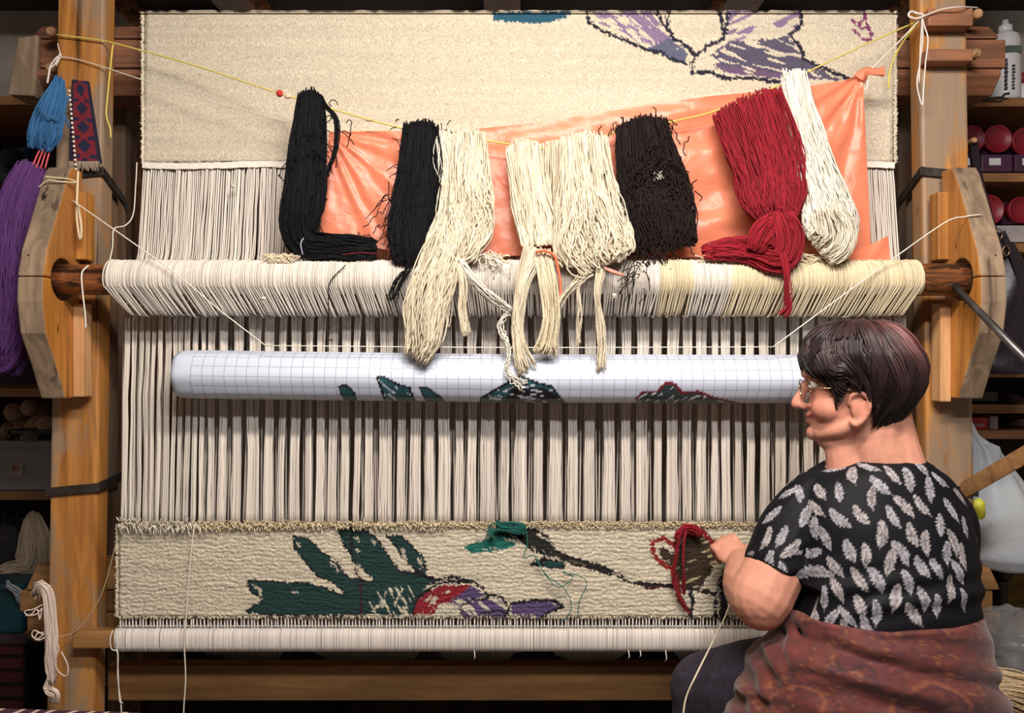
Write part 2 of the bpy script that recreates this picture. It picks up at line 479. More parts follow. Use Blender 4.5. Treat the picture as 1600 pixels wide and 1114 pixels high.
# ceiling lamp before the loom, and a fill lamp added behind the camera
M['lampwhite'] = plain('lamp_housing', (225, 225, 222), 0.4, 0, 0.05, 5, 0)
def glow(name, c, s):
    m, nt, b = newmat(name); b.inputs['Emission Color'].default_value = rgba(c); b.inputs['Emission Strength'].default_value = s; return m
M['glow'] = glow('lamp_tube_glow', (255, 246, 230), 6.0)
for (x, y, z, w, lab) in ((0.15, 0.72, 2.44, 1.25, 'long white tube lamp under the ceiling in front of the loom'), (0.35, -0.25, 2.48, 0.9, 'shorter white tube lamp added behind the camera as fill')):
    t = thing('tube_lamp', lab, 'lamp', (x, y, z))
    b = MB(); box(b, (x - w / 2, y - 0.06, z), (x + w / 2, y + 0.06, z + 0.035), 0.006); b.build('housing', M['lampwhite'], t, smooth=False)
    b = MB(); tubes(b, np.array([[x - w / 2 + 0.03, y, z - 0.005], [x + w / 2 - 0.03, y, z - 0.005]])[None], 0.012, 10); b.build('tube', M['glow'], t)
    for s in (-1, 1):
        b = MB(); box(b, (x + s * (w / 2 - 0.03) - 0.012, y - 0.02, z - 0.022), (x + s * (w / 2 - 0.03) + 0.012, y + 0.02, z + 0.002), 0.003); b.build('socket', M['lampwhite'], t, smooth=False)
    if z < 2.47:
        for s in (-1, 1):
            b = MB(); tubes(b, np.array([[x + s * 0.4, y, z + 0.03], [x + s * 0.4, y, 2.52]])[None], 0.004, 6); b.build('hanger', M['iron'], t)
    else:
        b = MB(); box(b, (x - 0.1, y - 0.04, z + 0.03), (x + 0.1, y + 0.04, 2.521), 0.003); b.build('mount', M['lampwhite'], t, smooth=False)

# ------------------------------------------------------------------ the loom
def face_mat(o, m2, cond):
    o.data.materials.append(m2)
    for p in o.data.polygons:
        if cond(p.normal): p.material_index = 1

LOOM = thing('loom', 'big upright wooden carpet loom of worn varnished posts and beams', 'loom', (0, 2.1, 0))
def dp(z):  # front of the posts, leaning back a little
    return np.interp(z, [0, 2.5], [2.005, 2.075])
def loom_post(s, mat_):
    b = MB(); xo, xi = s * 1.172, s * 1.052
    x0, x1 = min(xo, xi), max(xo, xi)
    zt = 2.46
    def c(x, z, k): return (x, dp(z) + k, z)
    hexa(b, [c(x0, zt, 0), c(x1, zt, 0), c(x1, 0, 0), c(x0, 0, 0), c(x0, zt, .06), c(x1, zt, .06), c(x1, 0, .06), c(x0, 0, .06)], 0.008)
    return b.build('post', mat_, LOOM, smooth=False)
posts = [loom_post(-1, M['post']), loom_post(1, M['post'])]
for s in (-1, 1):
    b = MB(); x0, x1 = sorted((s * 1.155, s * 1.21))
    box(b, (x0, 2.39, 0), (x1, 2.47, 1.93), 0.006)
    b.build('rear_post', M['postdark'], LOOM, smooth=False)
    b = MB(); x0, x1 = sorted((s * 1.066, s * 1.125))
    box(b, (x0, 2.11, P(0, 775, 2.09)[2]), (x1, 2.168, P(0, 290, 2.09)[2]), 0.006)
    b.build('backing_plank', M['postdark'], LOOM, smooth=False)
    # iron strap from the post back to the rear post, and a band lower down
    for (zc, dz, lab) in ((CZ + (557 - 268) * 2.05 / F, -0.055, 0), (CZ - (762 - 557) * 2.02 / F, 0.01, 0)):
        f0 = dp(zc) - 0.004; xo, xi = s * 1.176, s * 1.048
        th = 0.011
        pts = [(xo, f0 + .03, zc - 0.012), (xo, f0, zc - 0.012), (xi, f0, zc), (xi - s * .002, f0 + .11, zc + dz), (xi - s * .004, 2.168, zc + dz * 1.3)]
        b = MB()
        for (p, q) in zip(pts[:-1], pts[1:]):
            p = np.array(p); q = np.array(q); e = (q - p) / np.linalg.norm(q - p)
            nrm = np.cross(e, [0, 0, 1.]); nrm /= np.linalg.norm(nrm); k = nrm * 0.004; u = np.array([0, 0, th])
            p = p - e * 0.003; q = q + e * 0.003
            hexa(b, [p + u - k, q + u - k, q - u - k, p - u - k, p + u + k, q + u + k, q - u + k, p - u + k], 0.001)
        b.build('iron_strap', M['iron'], LOOM, smooth=False)

# laminated octagonal beams, each of stacked planks
def oct_beam(name, zc, dc, h, x0, x1, cutz, m, lean=0.0, endcut=0.0):
    ch = h * 0.45
    def half(z):  # half depth of the octagon at height z
        a = abs(z - zc); return h if a <= h - ch else h - (a - (h - ch))
    first = None
    zs = [zc - h] + cutz + [zc + h]
    for i in range(len(zs) - 1):
        a, c = zs[i] + 0.0015, zs[i + 1] - 0.0015
        lv = sorted({a, c} | {t for t in (zc - h + ch, zc + h - ch) if a < t < c})
        poly = [(dc - half(z), z) for z in lv] + [(dc + half(z), z) for z in lv[::-1]]
        b = MB(); off = [0.0, 0.012, -0.008, 0.01][i % 4]
        prism(b, poly, 'x', x0 + off - endcut * i, x1 + off, 0.004)
        if first is None: first = b.build(name, m, LOOM, smooth=False)
        else: b.build('plank', m, first, smooth=False)
    return first
zt = CZ + (557 - 86) * 2.18 / F
TB = oct_beam('warp_beam', zt, 2.28, 0.098, -1.30, 1.335, [zt - 0.035, zt + 0.045], M['beam'])
zb = CZ - (950 - 557) * 2.16 / F
LB = oct_beam('lower_beam', zb, 2.255, 0.106, -1.315, 1.30, [zb - 0.062, zb - 0.008, zb + 0.05], M['rail'])
# end block of the top beam, standing slantwise
b = MB()
c0 = P(np.array([27, 58, 52, 12]), np.array([58, 54, 150, 148]), 2.17)
c1 = c0 + np.array([0, 0.16, 0]); hexa(b, np.vstack([c0, c1]), 0.006)
b.build('end_block', M['greywood'], LOOM, smooth=False)
# pegs
def peg(p, r=0.013, ln=0.07, parent=LOOM):
    p = np.asarray(p); b = MB()
    tubes(b, np.array([p - [0, ln, 0], p - [0, ln - 0.004, 0], p, p + [0, 0.02, 0]])[None], np.array([[r * 0.8, r, r, r]]), 14); return b.build('peg', M['peg'], parent, smooth=False)
for (x, y) in ((78, 48), (77, 104)): peg(P(x, y, 2.11) + [0, 0.07, 0])
for (x, y) in ((1530, 20), (1527, 82)): peg(P(x, y, 2.11) + [0, 0.07, 0])
peg(P(62, 926, 2.06) + [0, 0.09, 0], 0.015, 0.11)
# short cleats nailed across the right post
for (x0, x1, y0, y1, m) in ((1451, 1521, 12, 40, 'beam'), (1449, 1521, 76, 95, 'beam')):
    b = MB(); z = P(0, (y0 + y1) / 2, 2.03)[2]; d1 = dp(z) - 0.0005
    pbox(b, x0, x1, y0, y1, d1 - 0.045, d1, 0.004); b.build('cleat', M[m], LOOM, smooth=False)

# side brackets in two halves around the rod
ZR = P(0, 437, 1.935)[2]; DR = 1.935; RR = 0.038
def bracket(s):
    fr_up = [(1.972, P(0, 262, 1.972)[2]), (1.955, P(0, 275, 1.955)[2]), (1.905, P(0, 340, 1.905)[2]), (1.868, P(0, 390, 1.868)[2]), (1.852, ZR)]
    fr_dn = [(1.852, ZR), (1.850, P(0, 470, 1.85)[2]), (1.862, P(0, 520, 1.862)[2]), (1.905, P(0, 570, 1.905)[2]), (1.945, P(0, 622, 1.945)[2])]
    back = 2.008; r = 0.05
    xo, xi = s * 1.145, s * 1.085
    arc_up = [(DR + r * math.cos(a), ZR + r * math.sin(a)) for a in np.linspace(math.pi, 0, 15)]
    arc_dn = [(DR + r * math.cos(a), ZR + r * math.sin(a)) for a in np.linspace(0, -math.pi, 15)]
    root = None
    for k, poly in enumerate((fr_up + arc_up + [(back, ZR), (back + 0.015, fr_up[0][1])], [(back, ZR)] + arc_dn + fr_dn + [(back, fr_dn[-1][1])])):
        z_ = [(d, z + (0.001 if k == 0 else -0.001)) for d, z in poly]
        b = MB(); prism(b, z_, 'x', xo, xi, 0.004)
        o = b.build('bracket' if k == 0 else 'bracket_half', M['varnish'], LOOM if k == 0 else root, smooth=False)
        if k == 0: root = o
        face_mat(o, M['greywood'], lambda n: n.y < -0.55)
    # pale packing board between bracket and post
    b = MB(); x0, x1 = sorted((s * 1.086, s * 1.055))
    za, zbm = P(0, 300, 1.99)[2], P(0, 620, 1.98)[2]
    x0, x1 = sorted((s * 1.0845, s * 1.058))
    box(b, (x0, 1.975, zbm - (0.012 if s > 0 else 0)), (x1, 2.02, ZR - 0.055), 0.003)
    b.build('packing_board', M['pale'], LOOM, smooth=False)
    b = MB(); box(b, (x0, 1.985, ZR + 0.055), (x1, 2.03, za), 0.003); b.build('packing_board', M['varnish'], LOOM, smooth=False)
    # screw heads
    for (y, xx) in ((398, 1.127), (470, 1.122)):
        z = P(0, y, 1.85)[2]; b = MB(); ellipsoid(b, (s * xx, 1.8535 if y > 420 else 1.866, z), (0.0035, 0.003, 0.0035), nu=8, nv=6); b.build('nail', M['iron'], root)
    return root
for s in (-1, 1): bracket(s)

# heddle rod: knotty log with cracks
def log_rod():
    n, k = 60, 28
    xs = np.linspace(-1.098, 1.10, n); an = np.arange(k) * 2 * math.pi / k
    X, A = np.meshgrid(xs, an, indexing='ij')
    r = RR * (1 + 0.05 * (fbm(X * 3, A * 1.2, 3) - .5) + 0.03 * np.sin(A * 2 + X * 4))
    for a0 in (1.9, 2.7): r -= 0.006 * np.exp(-((A - a0 - 0.12 * np.sin(X * 5)) / 0.07) ** 2)
    b = MB(); loft(b, np.stack([X, DR - np.cos(A) * r, ZR + np.sin(A) * r], -1)); return b.build('heddle_rod', M['log'], LOOM)
ROD = log_rod()

# cloth bar wrapped in white warp thread, with its wooden ends
zc_ = P(0, 1000, 1.97)[2]
b = MB(); box(b, (-1.085, 1.972, zc_ - 0.022), (1.085, 2.004, zc_ + 0.020), 0.004)
CB = b.build('cloth_bar', M['rail'], LOOM, smooth=False)
b = MB(); rr = np.random.default_rng(3)
n = 640; xs = np.linspace(-0.975, 0.972, n)
sec = np.array([(2.0, .026), (1.975, .031), (1.964, .024), (1.960, .010), (1.962, -.016), (1.972, -.028), (1.999, -.030)])
sec = spline(sec, 12)
pth = np.zeros((n, 12, 3)); pth[:, :, 0] = xs[:, None] + rr.normal(0, .0004, (n, 1)); pth[:, :, 1] = sec[None, :, 0] - rr.uniform(0, .0012, (n, 1)); pth[:, :, 2] = zc_ + sec[None, :, 1]
cc = lin((232, 222, 214))[None] * rr.uniform(.88, 1.05, (n, 1)); cc[rr.random(n) < .06] *= .82
tubes(b, pth, 0.00185, 4, cc); b.build('thread_wrapping', M['warp'], CB, kind='stuff')
for (x, ln) in ((1040, 12), (741, 10), (982, 9), (1000, 7)):
    b = MB(); p = P(x, 1016, 1.962); tubes(b, np.array([p, p + [0.002, -.003, -ln * .0016], p + [-.001, -.002, -ln * .0022]])[None], .0012, 4, lin((225, 215, 205))); b.build('loose_end', M['warp'], CB)
b = MB(); pbox(b, 168, 1432, 1040, 1095, 2.085, 2.13, 0.004); b.build('foot_rail', M['rail'], LOOM, smooth=False)

# heddle strings wound over the rod, running back to the warp
def dw(y):
    return np.interp(y, [20, 255, 400, 490, 820, 990], [2.125, 2.09, 2.045, 2.005, 1.985, 1.985])
b = MB(); rr = np.random.default_rng(5)
n = 330
xr0 = P(160, 437, 1.885)[0]; xr1 = P(1449, 437, 1.885)[0]
u = (np.arange(n) + rr.uniform(-.3, .3, n)) / n
an = np.linspace(math.radians(140), math.radians(-22), 15)
R2 = RR + 0.0085 + rr.uniform(-.0014, .0018, n)
X0 = xr0 + (xr1 - xr0) * u
pa = np.stack([np.broadcast_to(X0[:, None], (n, 15)) + rr.normal(0, .0012, (n, 1)) * np.linspace(0, 1, 15)[None], DR - np.cos(an)[None] * R2[:, None], ZR + np.sin(an)[None] * R2[:, None]], -1)
xe = P(200, 490, 1.932)[0] + (P(1415, 490, 1.932)[0] - P(200, 490, 1.932)[0]) * u
end = np.stack([xe + rr.normal(0, .002, n), np.full(n, 1.932), P(0, 491, 1.932)[2] + rr.normal(0, .002, n)], -1)
tt = np.linspace(0, 1, 6)[1:, None]
pb = pa[:, -1][:, None] * (1 - tt) + end[:, None] * tt
pc = np.stack([end + [0, .012, -.003], end + [0, .066, .004]], 1)
path = np.concatenate([pa, pb, pc], 1)
base = np.where((X0[:, None] > 0.35) & ~((X0[:, None] > .43) & (X0[:, None] < .52)), lin((226, 210, 176))[None], lin((226, 217, 205))[None])
tubes(b, path, 0.0021, 4, base * rr.uniform(.78, 1.05, (n, 1)))
# thick padding of yarn under the strings
k = 200; ks = np.linspace(xr0 + .003, xr1 - .003, 420)
A = np.linspace(math.radians(178), math.radians(-55), 22)
XX, AA = np.meshgrid(ks, A, indexing='ij')
rp = RR + 0.0075 + 0.0035 * (fbm(XX * 160, AA * 6, 11) - .5)
bulge = np.where(AA > math.radians(55), 0.003 * fbm(XX * 30, AA * 3, 4), 0)
V = np.stack([XX, DR - np.cos(AA) * (rp + bulge), ZR + np.sin(AA) * (rp + bulge)], -1)
cw = np.where(((XX > 0.35) & ~((XX > .43) & (XX < .52)))[..., None], lin((222, 205, 168)), lin((224, 214, 202))) * (0.86 + .22 * fbm(XX * 60, AA * 9, 8))[..., None]
grid(b, V, cw)
b.build('heddle_strings', M['warp'], ROD, kind='stuff')
# loose twists lying on top of the strings
rr = np.random.default_rng(21)
for x0, x1 in ((1085, 1200), (1180, 1330), (700, 800), (400, 470)):
    n = 26; t = np.linspace(0, 1, 30)
    px = x0 + (x1 - x0) * (t[None] * .5 + rr.uniform(0, .5, (n, 1))); py = 403 + 5 * np.sin(t[None] * rr.uniform(4, 14, (n, 1)) + rr.uniform(0, 6, (n, 1))) + rr.uniform(-2, 4, (n, 1))
    b = MB(); tubes(b, P(px, py, 1.905 + rr.uniform(-.004, .012, (n, 1)) + 0 * px), .0015, 4, lin((224, 208, 178))[None] * rr.uniform(.8, 1.05, (n, 1)))
    b.build('loose_twist', M['warp'], ROD, kind='stuff')

# ------------------------------------------------------------------ the carpet
CARPET = thing('carpet', 'cream pile carpet with green and purple flowers, half woven on the loom', 'carpet', (0, 2.0, 0.4))
CREAM = np.array((232, 216, 186.)); 
def zc(ox, oy, sc): return lambda pts: [(ox + x / sc, oy + y / sc) for x, y in pts]
def streak(x, y, ang, fx, fy, seed, thr):
    c, s = math.cos(math.radians(ang)), math.sin(math.radians(ang))
    return fbm((x * c + y * s) / fx, (-x * s + y * c) / fy, seed, 2) > thr

def lower_design(x, y):
    col = np.broadcast_to(lin((230, 217, 192)), x.shape + (3,)).copy()
    kx = np.floor(x / 3.0); ky = np.floor(y / 3.0)
    jx = x + (hash2(kx, ky, 5) - .5) * 4.5; jy = y + (hash2(kx, ky, 6) - .5) * 3.5
    def fill(poly, c, m=None):
        k = inpoly(jx, jy, poly)
        if m is not None: k &= m
        col[k] = lin(c)
    def line(pl, w, c): col[online(jx, jy, pl, w)] = lin(c)
    A = zc(380, 790, 2.963); B = zc(680, 790, 2.963)
    G = (28, 62, 60); K = (22, 18, 26); W = (216, 206, 184)
    leaves = [A([(20, 355), (60, 350), (200, 360), (300, 365), (380, 385), (440, 410), (540, 440), (560, 500), (300, 502), (120, 500), (10, 490), (40, 475), (80, 450), (100, 435), (40, 400)]),
              A([(235, 145), (290, 150), (360, 215), (430, 270), (480, 335), (560, 350), (620, 380), (560, 440), (490, 415), (420, 355), (350, 325), (290, 260), (245, 200)]),
              A([(440, 105), (500, 90), (550, 105), (610, 150), (650, 200), (680, 255), (730, 310), (830, 330), (870, 350), (790, 420), (700, 400), (620, 355), (560, 290), (510, 250), (470, 180)]),
              A([(665, 145), (730, 145), (770, 180), (830, 240), (845, 310), (800, 295), (750, 250), (715, 190)])]
    body = A([(460, 400), (600, 350), (700, 330), (870, 350), (800, 440), (790, 505), (560, 505), (480, 440)])
    for L_ in leaves: line(L_ + L_[:1], 2.4, K); fill(L_, G)
    fill(body, G)
    w = streak(x, y, 62, 26, 3.6, 31, .64)
    fill(A([(560, 420), (680, 380), (800, 360), (830, 410), (790, 505), (560, 505)]), W, w)
    for c in (A([(640, 470), (660, 400)]), A([(700, 460), (740, 380)]), A([(600, 490), (640, 450)]), A([(760, 480), (740, 430)])): line(c, 1.5, W)
    for c in (A([(50, 370), (75, 385), (80, 410)]), A([(520, 150), (530, 165)]), A([(525, 200), (535, 210)]), A([(250, 175), (265, 190)]), A([(600, 165), (605, 180)]), A([(230, 395), (250, 405)]), A([(410, 265), (440, 300)]), A([(735, 200), (760, 280)]), A([(815, 250), (825, 285)])): line(c, 1.8, W)
    line(A([(520, 270), (522, 310), (545, 340), (545, 480), (552, 508)]), 1.5, (58, 22, 32))
    line(A([(500, 90), (500, 230)]), 2.0, K)
    # bloom
    fill(A([(790, 505), (800, 450), (850, 400), (920, 370), (1060, 365), (1050, 390), (990, 420), (950, 450), (920, 490), (870, 505)]), (150, 30, 44))
    fill(A([(800, 505), (815, 460), (870, 415), (980, 385), (900, 430), (860, 505)]), W, streak(x, y, -55, 20, 4, 17, .55))
    fill(A([(880, 505), (900, 460), (960, 450), (1010, 470), (1010, 510)]), W)
    fill(A([(950, 450), (1060, 370), (1120, 415), (1090, 430), (1200, 440), (1230, 510), (1010, 510), (1000, 470)]), (98, 78, 122))
    fill(A([(950, 440), (1060, 425), (1200, 440), (1230, 510), (1010, 510)]), W, streak(x, y, 35, 22, 4.5, 19, .55))
    fill(A([(1235, 450), (1440, 442), (1480, 470), (1400, 510), (1240, 505)]), (98, 78, 122))
    fill(A([(1405, 490), (1480, 468), (1440, 442), (1430, 470)]), W, streak(x, y, 10, 10, 3, 12, .5))
    for l, ww in ((A([(880, 355), (930, 335), (970, 332), (1045, 345)]), 2.2), (A([(800, 440), (830, 410), (870, 380), (930, 352), (1070, 355), (1105, 385), (1130, 412), (1165, 415), (1200, 430), (1230, 470), (1225, 505)]), 2.2), (A([(1005, 505), (1008, 465), (1060, 435), (1100, 440), (1150, 415)]), 1.7), (A([(1240, 452), (1350, 440), (1440, 440), (1485, 470), (1420, 490), (1390, 512)]), 2.2), (A([(1100, 500), (1150, 490), (1190, 485), (1220, 505)]), 1.4), (A([(785, 505), (795, 450)]), 1.7)): line(l, ww, K)
    line(A([(800, 300), (860, 335), (890, 350)]), 3.5, K); line(A([(740, 300), (830, 320)]), 1.5, K)
    # bud, stem and brown leaf
    bud = B([(330, 105), (380, 90), (430, 95), (510, 140), (550, 200), (600, 240), (520, 230), (440, 200), (390, 150)])
    line(bud + bud[:1], 2.0, K); fill(bud, (34, 34, 28))
    fill(bud, W, streak(x, y, 38, 16, 3.0, 23, .68))
    fill(B([(130, 190), (200, 165), (290, 140), (380, 180), (340, 200), (250, 215), (170, 220)]), (24, 112, 100))
    fill(B([(255, 130), (290, 105), (340, 130), (390, 165), (290, 145)]), (24, 82, 78))
    line(B([(225, 205), (280, 200)]), 1.2, W)
    lf = B([(425, 275), (490, 240), (600, 260), (600, 295), (520, 290)]); fill(lf, K); fill(B([(490, 262), (570, 262), (600, 282), (510, 280)]), (24, 74, 70))
    line(B([(590, 238), (650, 260), (700, 272), (790, 300)]), 6.0, (36, 30, 24)); line(B([(790, 300), (880, 338), (960, 365), (1040, 370), (1110, 374)]), 3.6, (34, 24, 24)); line(B([(1110, 374), (1200, 385), (1310, 415)]), 3.4, (30, 26, 26))
    line(B([(880, 336), (930, 350)]), 1.3, W); line(B([(980, 385), (1060, 375)]), 1.6, (96, 28, 26)); line(B([(620, 255), (690, 275)]), 1.2, (120, 110, 84)); line(B([(820, 318), (850, 322)]), 1.2, W)
    br = B([(1030, 200), (1060, 190), (1110, 230), (1150, 150), (1230, 140), (1310, 190), (1310, 250), (1270, 320), (1230, 380), (1190, 395), (1140, 350), (1100, 300), (1060, 260)])
    fill(br, (62, 46, 30)); fill(br, (196, 180, 140), streak(x, y, -20, 22, 3.4, 41, .66))
    line(B([(1110, 190), (1060, 150), (1005, 170), (1010, 220), (1050, 270), (1100, 300), (1125, 350), (1130, 430), (1170, 490)]), 3.6, (150, 34, 28))
    line(B([(1110, 195), (1130, 150), (1160, 105), (1220, 100), (1250, 140), (1305, 180)]), 4.0, (140, 16, 30)); fill(B([(1140, 150), (1160, 95), (1215, 95), (1240, 140)]), (140, 16, 30))
    line(B([(1180, 380), (1192, 440), (1185, 470), (1185, 520)]), 3.0, (26, 20, 36)); line(B([(1230, 390), (1290, 330), (1320, 270)]), 2.6, W)
    line(B([(1340, 300), (1315, 360), (1305, 420), (1300, 515)]), 3.0, (32, 22, 34)); line(B([(1340, 360), (1335, 510)]), 6.0, (34, 24, 36)); line(B([(1312, 350), (1306, 500)]), 1.0, W)
    fill(B([(1440, 110), (1480, 95), (1530, 85), (1530, 125), (1470, 125)]), (140, 26, 26), streak(x, y, 0, 8, 4, 3, .4))
    return col

def upper_design(x, y):
    col = np.broadcast_to(lin((230, 216, 192)), x.shape + (3,)).copy()
    kx = np.floor(x / 3.2); ky = np.floor(y / 3.2)
    jx = x + (hash2(kx, ky, 8) - .5) * 4.5; jy = y + (hash2(kx, ky, 9) - .5) * 3.5
    A = zc(740, 0, 2.353)
    def fill(poly, c, m=None):
        k = inpoly(jx, jy, A(poly))
        if m is not None: k &= m
        col[k] = lin(c)
    def line(pl, w, c): col[online(jx, jy, A(pl), w)] = lin(c)
    LI = (146, 122, 156); SL = (92, 86, 108); K = (36, 34, 52); W = (226, 212, 190); BL = (38, 92, 116)
    fill([(65, 45), (375, 40), (330, 70), (250, 85), (170, 82), (70, 75)], BL)
    fill([(430, 40), (540, 45), (600, 100), (625, 160), (560, 140), (470, 95)], LI, streak(x, y, 30, 20, 4, 51, .52))
    fill([(540, 40), (665, 40), (690, 110), (725, 140), (660, 172), (610, 145), (600, 100)], LI); fill([(540, 40), (665, 40), (690, 110), (725, 140), (660, 172), (610, 145), (600, 100)], W, streak(x, y, 40, 26, 4, 52, .68))
    fill([(640, 178), (720, 140), (785, 190), (780, 232), (720, 210)], (100, 102, 128)); fill([(740, 180), (790, 180), (785, 232), (765, 225)], W, streak(x, y, 60, 14, 3, 53, .55))
    fill([(930, 30), (1197, 30), (1197, 100), (1150, 135), (1050, 140), (940, 150)], LI); fill([(930, 30), (1197, 30), (1197, 100), (1150, 135), (1050, 140), (940, 150)], W, streak(x, y, -25, 26, 6, 54, .50))
    lo = [(880, 195), (950, 152), (1150, 140), (1190, 170), (1210, 220), (1290, 260), (1345, 298), (1100, 285), (1000, 265), (920, 262)]
    fill(lo, SL); fill([(880, 240), (1000, 235), (1130, 270), (1250, 290), (1100, 288), (920, 265)], (112, 88, 120)); fill(lo, W, streak(x, y, 16, 34, 4.5, 55, .60))
    for l in ([(415, 35), (422, 80), (470, 112), (560, 150), (640, 185), (690, 192), (720, 215), (782, 236)], [(670, 35), (690, 80), (718, 112), (732, 140), (790, 172), (805, 195), (820, 205)], [(722, 35), (712, 70), (716, 110)], [(905, 35), (915, 100), (922, 140), (860, 170), (820, 202), (805, 225), (800, 270), (870, 264), (930, 290), (1000, 285), (1080, 297), (1130, 300)], [(935, 35), (930, 90), (922, 140)], [(1202, 30), (1207, 90), (1160, 130), (1200, 170), (1215, 220), (1300, 255), (1378, 290)]): line(l, 2.6, K)
    for l in ([(870, 205), (950, 150)], [(900, 235), (1010, 240), (1100, 265)], [(1215, 225), (1260, 270), (1340, 296)], [(880, 205), (960, 225)], [(1160, 135), (1100, 150), (1060, 150)]): line(l, 1.7, SL)
    for l in ([(1390, 75), (1420, 88), (1440, 62), (1432, 35)], [(1440, 60), (1452, 100), (1462, 125), (1455, 146), (1430, 144), (1398, 112)], [(1395, 75), (1430, 105), (1452, 100)]): line(l, 2.0, (138, 62, 112))
    return col

def pile(name, xl, xr, ys, res, design, relief, thick, label, topcurl=0.0, seed=1):
    """xl, xr functions of y; a thick pile sheet built row on row"""
    R = int((ys[1] - ys[0]) / res) + 1; C = int((xr(ys[1]) - xl(ys[1])) / res) + 1
    yy = np.linspace(ys[0], ys[1], R)[:, None]; uu = np.linspace(0, 1, C)[None]
    x = xl(yy) + (xr(yy) - xl(yy)) * uu; y = yy + 0 * uu
    fringe = (vnoise(yy / 3, 0 * yy, seed + 3) - .5) * 2
    x = x + np.where(uu < 0.004, fringe, 0) + np.where(uu > 0.996, -fringe, 0)
    y = y + np.where(np.arange(R)[:, None] < 2, (vnoise(x / 9, 0 * x, seed + 4) - .5) * 3, 0) + np.where(np.arange(R)[:, None] > R - 3, (vnoise(x / 6, 0 * x, seed + 5) - .5) * 4, 0)
    col = design(x, y)
    ph = (y + 11 * (fbm(x / 15, y / 9, seed + 1, 3) - .5) + 1.5 * np.sin(x / 140)) / relief[0]
    rows = np.abs(np.sin(ph * math.pi)) ** 0.5
    knot = vnoise(x / 2.6, y / 2.2, seed + 2)
    lum = col.mean(-1)
    h = relief[1] * rows * (0.45 + 0.9 * fbm(x / 30, y / 9, seed + 9, 2)) + relief[2] * knot - np.where(lum < .1, 0.0008, 0)
    e = np.minimum(np.minimum(uu * C, (1 - uu) * C), np.minimum(np.arange(R)[:, None], R - 1 - np.arange(R)[:, None]).astype(float))
    prof = np.clip(e / 3.0, 0, 1) ** 0.5
    d0 = dw(y)
    d = d0 + 0.004 - (thick + h) * prof
    V = P(x, y, d)
    tone = (0.90 + 0.16 * fbm(x / 240, y / 7, seed + 6, 2)) * (0.93 + .12 * hash2(np.floor(x / 3), np.floor(y / 3), 3))
    b = MB(); grid(b, V, col * tone[..., None])
    Vb = V[::max(1, R // 12), ::max(1, C // 60)].copy(); Vb[..., 1] = Vb[..., 1].mean() * 0 + (dw(y) + 0.006)[::max(1, R // 12), ::max(1, C // 60)]
    grid(b, Vb[:, ::-1], lin((200, 186, 160)))
    return b.build(name, M['pile'], CARPET, label=label), V

lowx = (lambda y: 184 + 0 * y, lambda y: 1424 + 0 * y)
upx = (lambda y: np.interp(y, [20, 255], [226, 221]), lambda y: np.interp(y, [14, 255], [1401, 1396]))
pile('woven_section', lowx[0], lowx[1], (818, 966), 1.45, lower_design, (6.6, 0.0034, 0.0026), 0.014, 'freshly woven cream pile with dark green leaves and a red and purple bloom', seed=10)
up_o, UV_ = pile('finished_section', upx[0], upx[1], (17, 256), 1.9, upper_design, (5.0, 0.0004, 0.0008), 0.012, 'finished smooth cream pile with lilac petals outlined in dark blue', seed=30)
# the finished section goes on over the top beam and down behind it
b = MB(); xa, xb = UV_[0, 0, 0], UV_[0, -1, 0]; zt0 = UV_[0, :, 2].mean()
sec = spline(np.array([(2.118, zt0 - 0.006), (2.15, zt0 + 0.004), (2.20, zt0 + .006), (2.34, zt0 + .004), (2.40, zt0 - .05), (2.405, zt0 - .3), (2.405, 1.75)]), 40)
xx = np.linspace(xa, xb, 60)
grid(b, np.stack(np.broadcast_arrays(xx[None], sec[:, None, 0], sec[:, None, 1]), -1), lin((214, 198, 168)))
grid(b, np.stack(np.broadcast_arrays(xx[None, ::-1], sec[:, None, 0] - .008, sec[:, None, 1] - .008), -1), lin((200, 186, 160)))
b.build('back_fold', M['pile'], CARPET)
# flat-woven edge below the finished section
b = MB(); xs = np.linspace(222, 1398, 500)[None]; ys = np.linspace(253, 263, 8)[:, None]
y_ = ys + 1.6 * np.sin(xs / 37) + 1.2 * (vnoise(xs / 5, 0 * xs, 2) - .5); V = P(xs + 0 * ys, y_, dw(260) - .006 - .0025 * np.abs(np.sin(ys * 1.1)) - .002 * vnoise(xs / 3, ys / 3, 5))
grid(b, V, lin((236, 228, 216))); Vb = V.copy(); Vb[..., 1] += .008; grid(b, Vb[:, ::-1], lin((220, 212, 200))); b.build('end_band', M['warp'], CARPET)

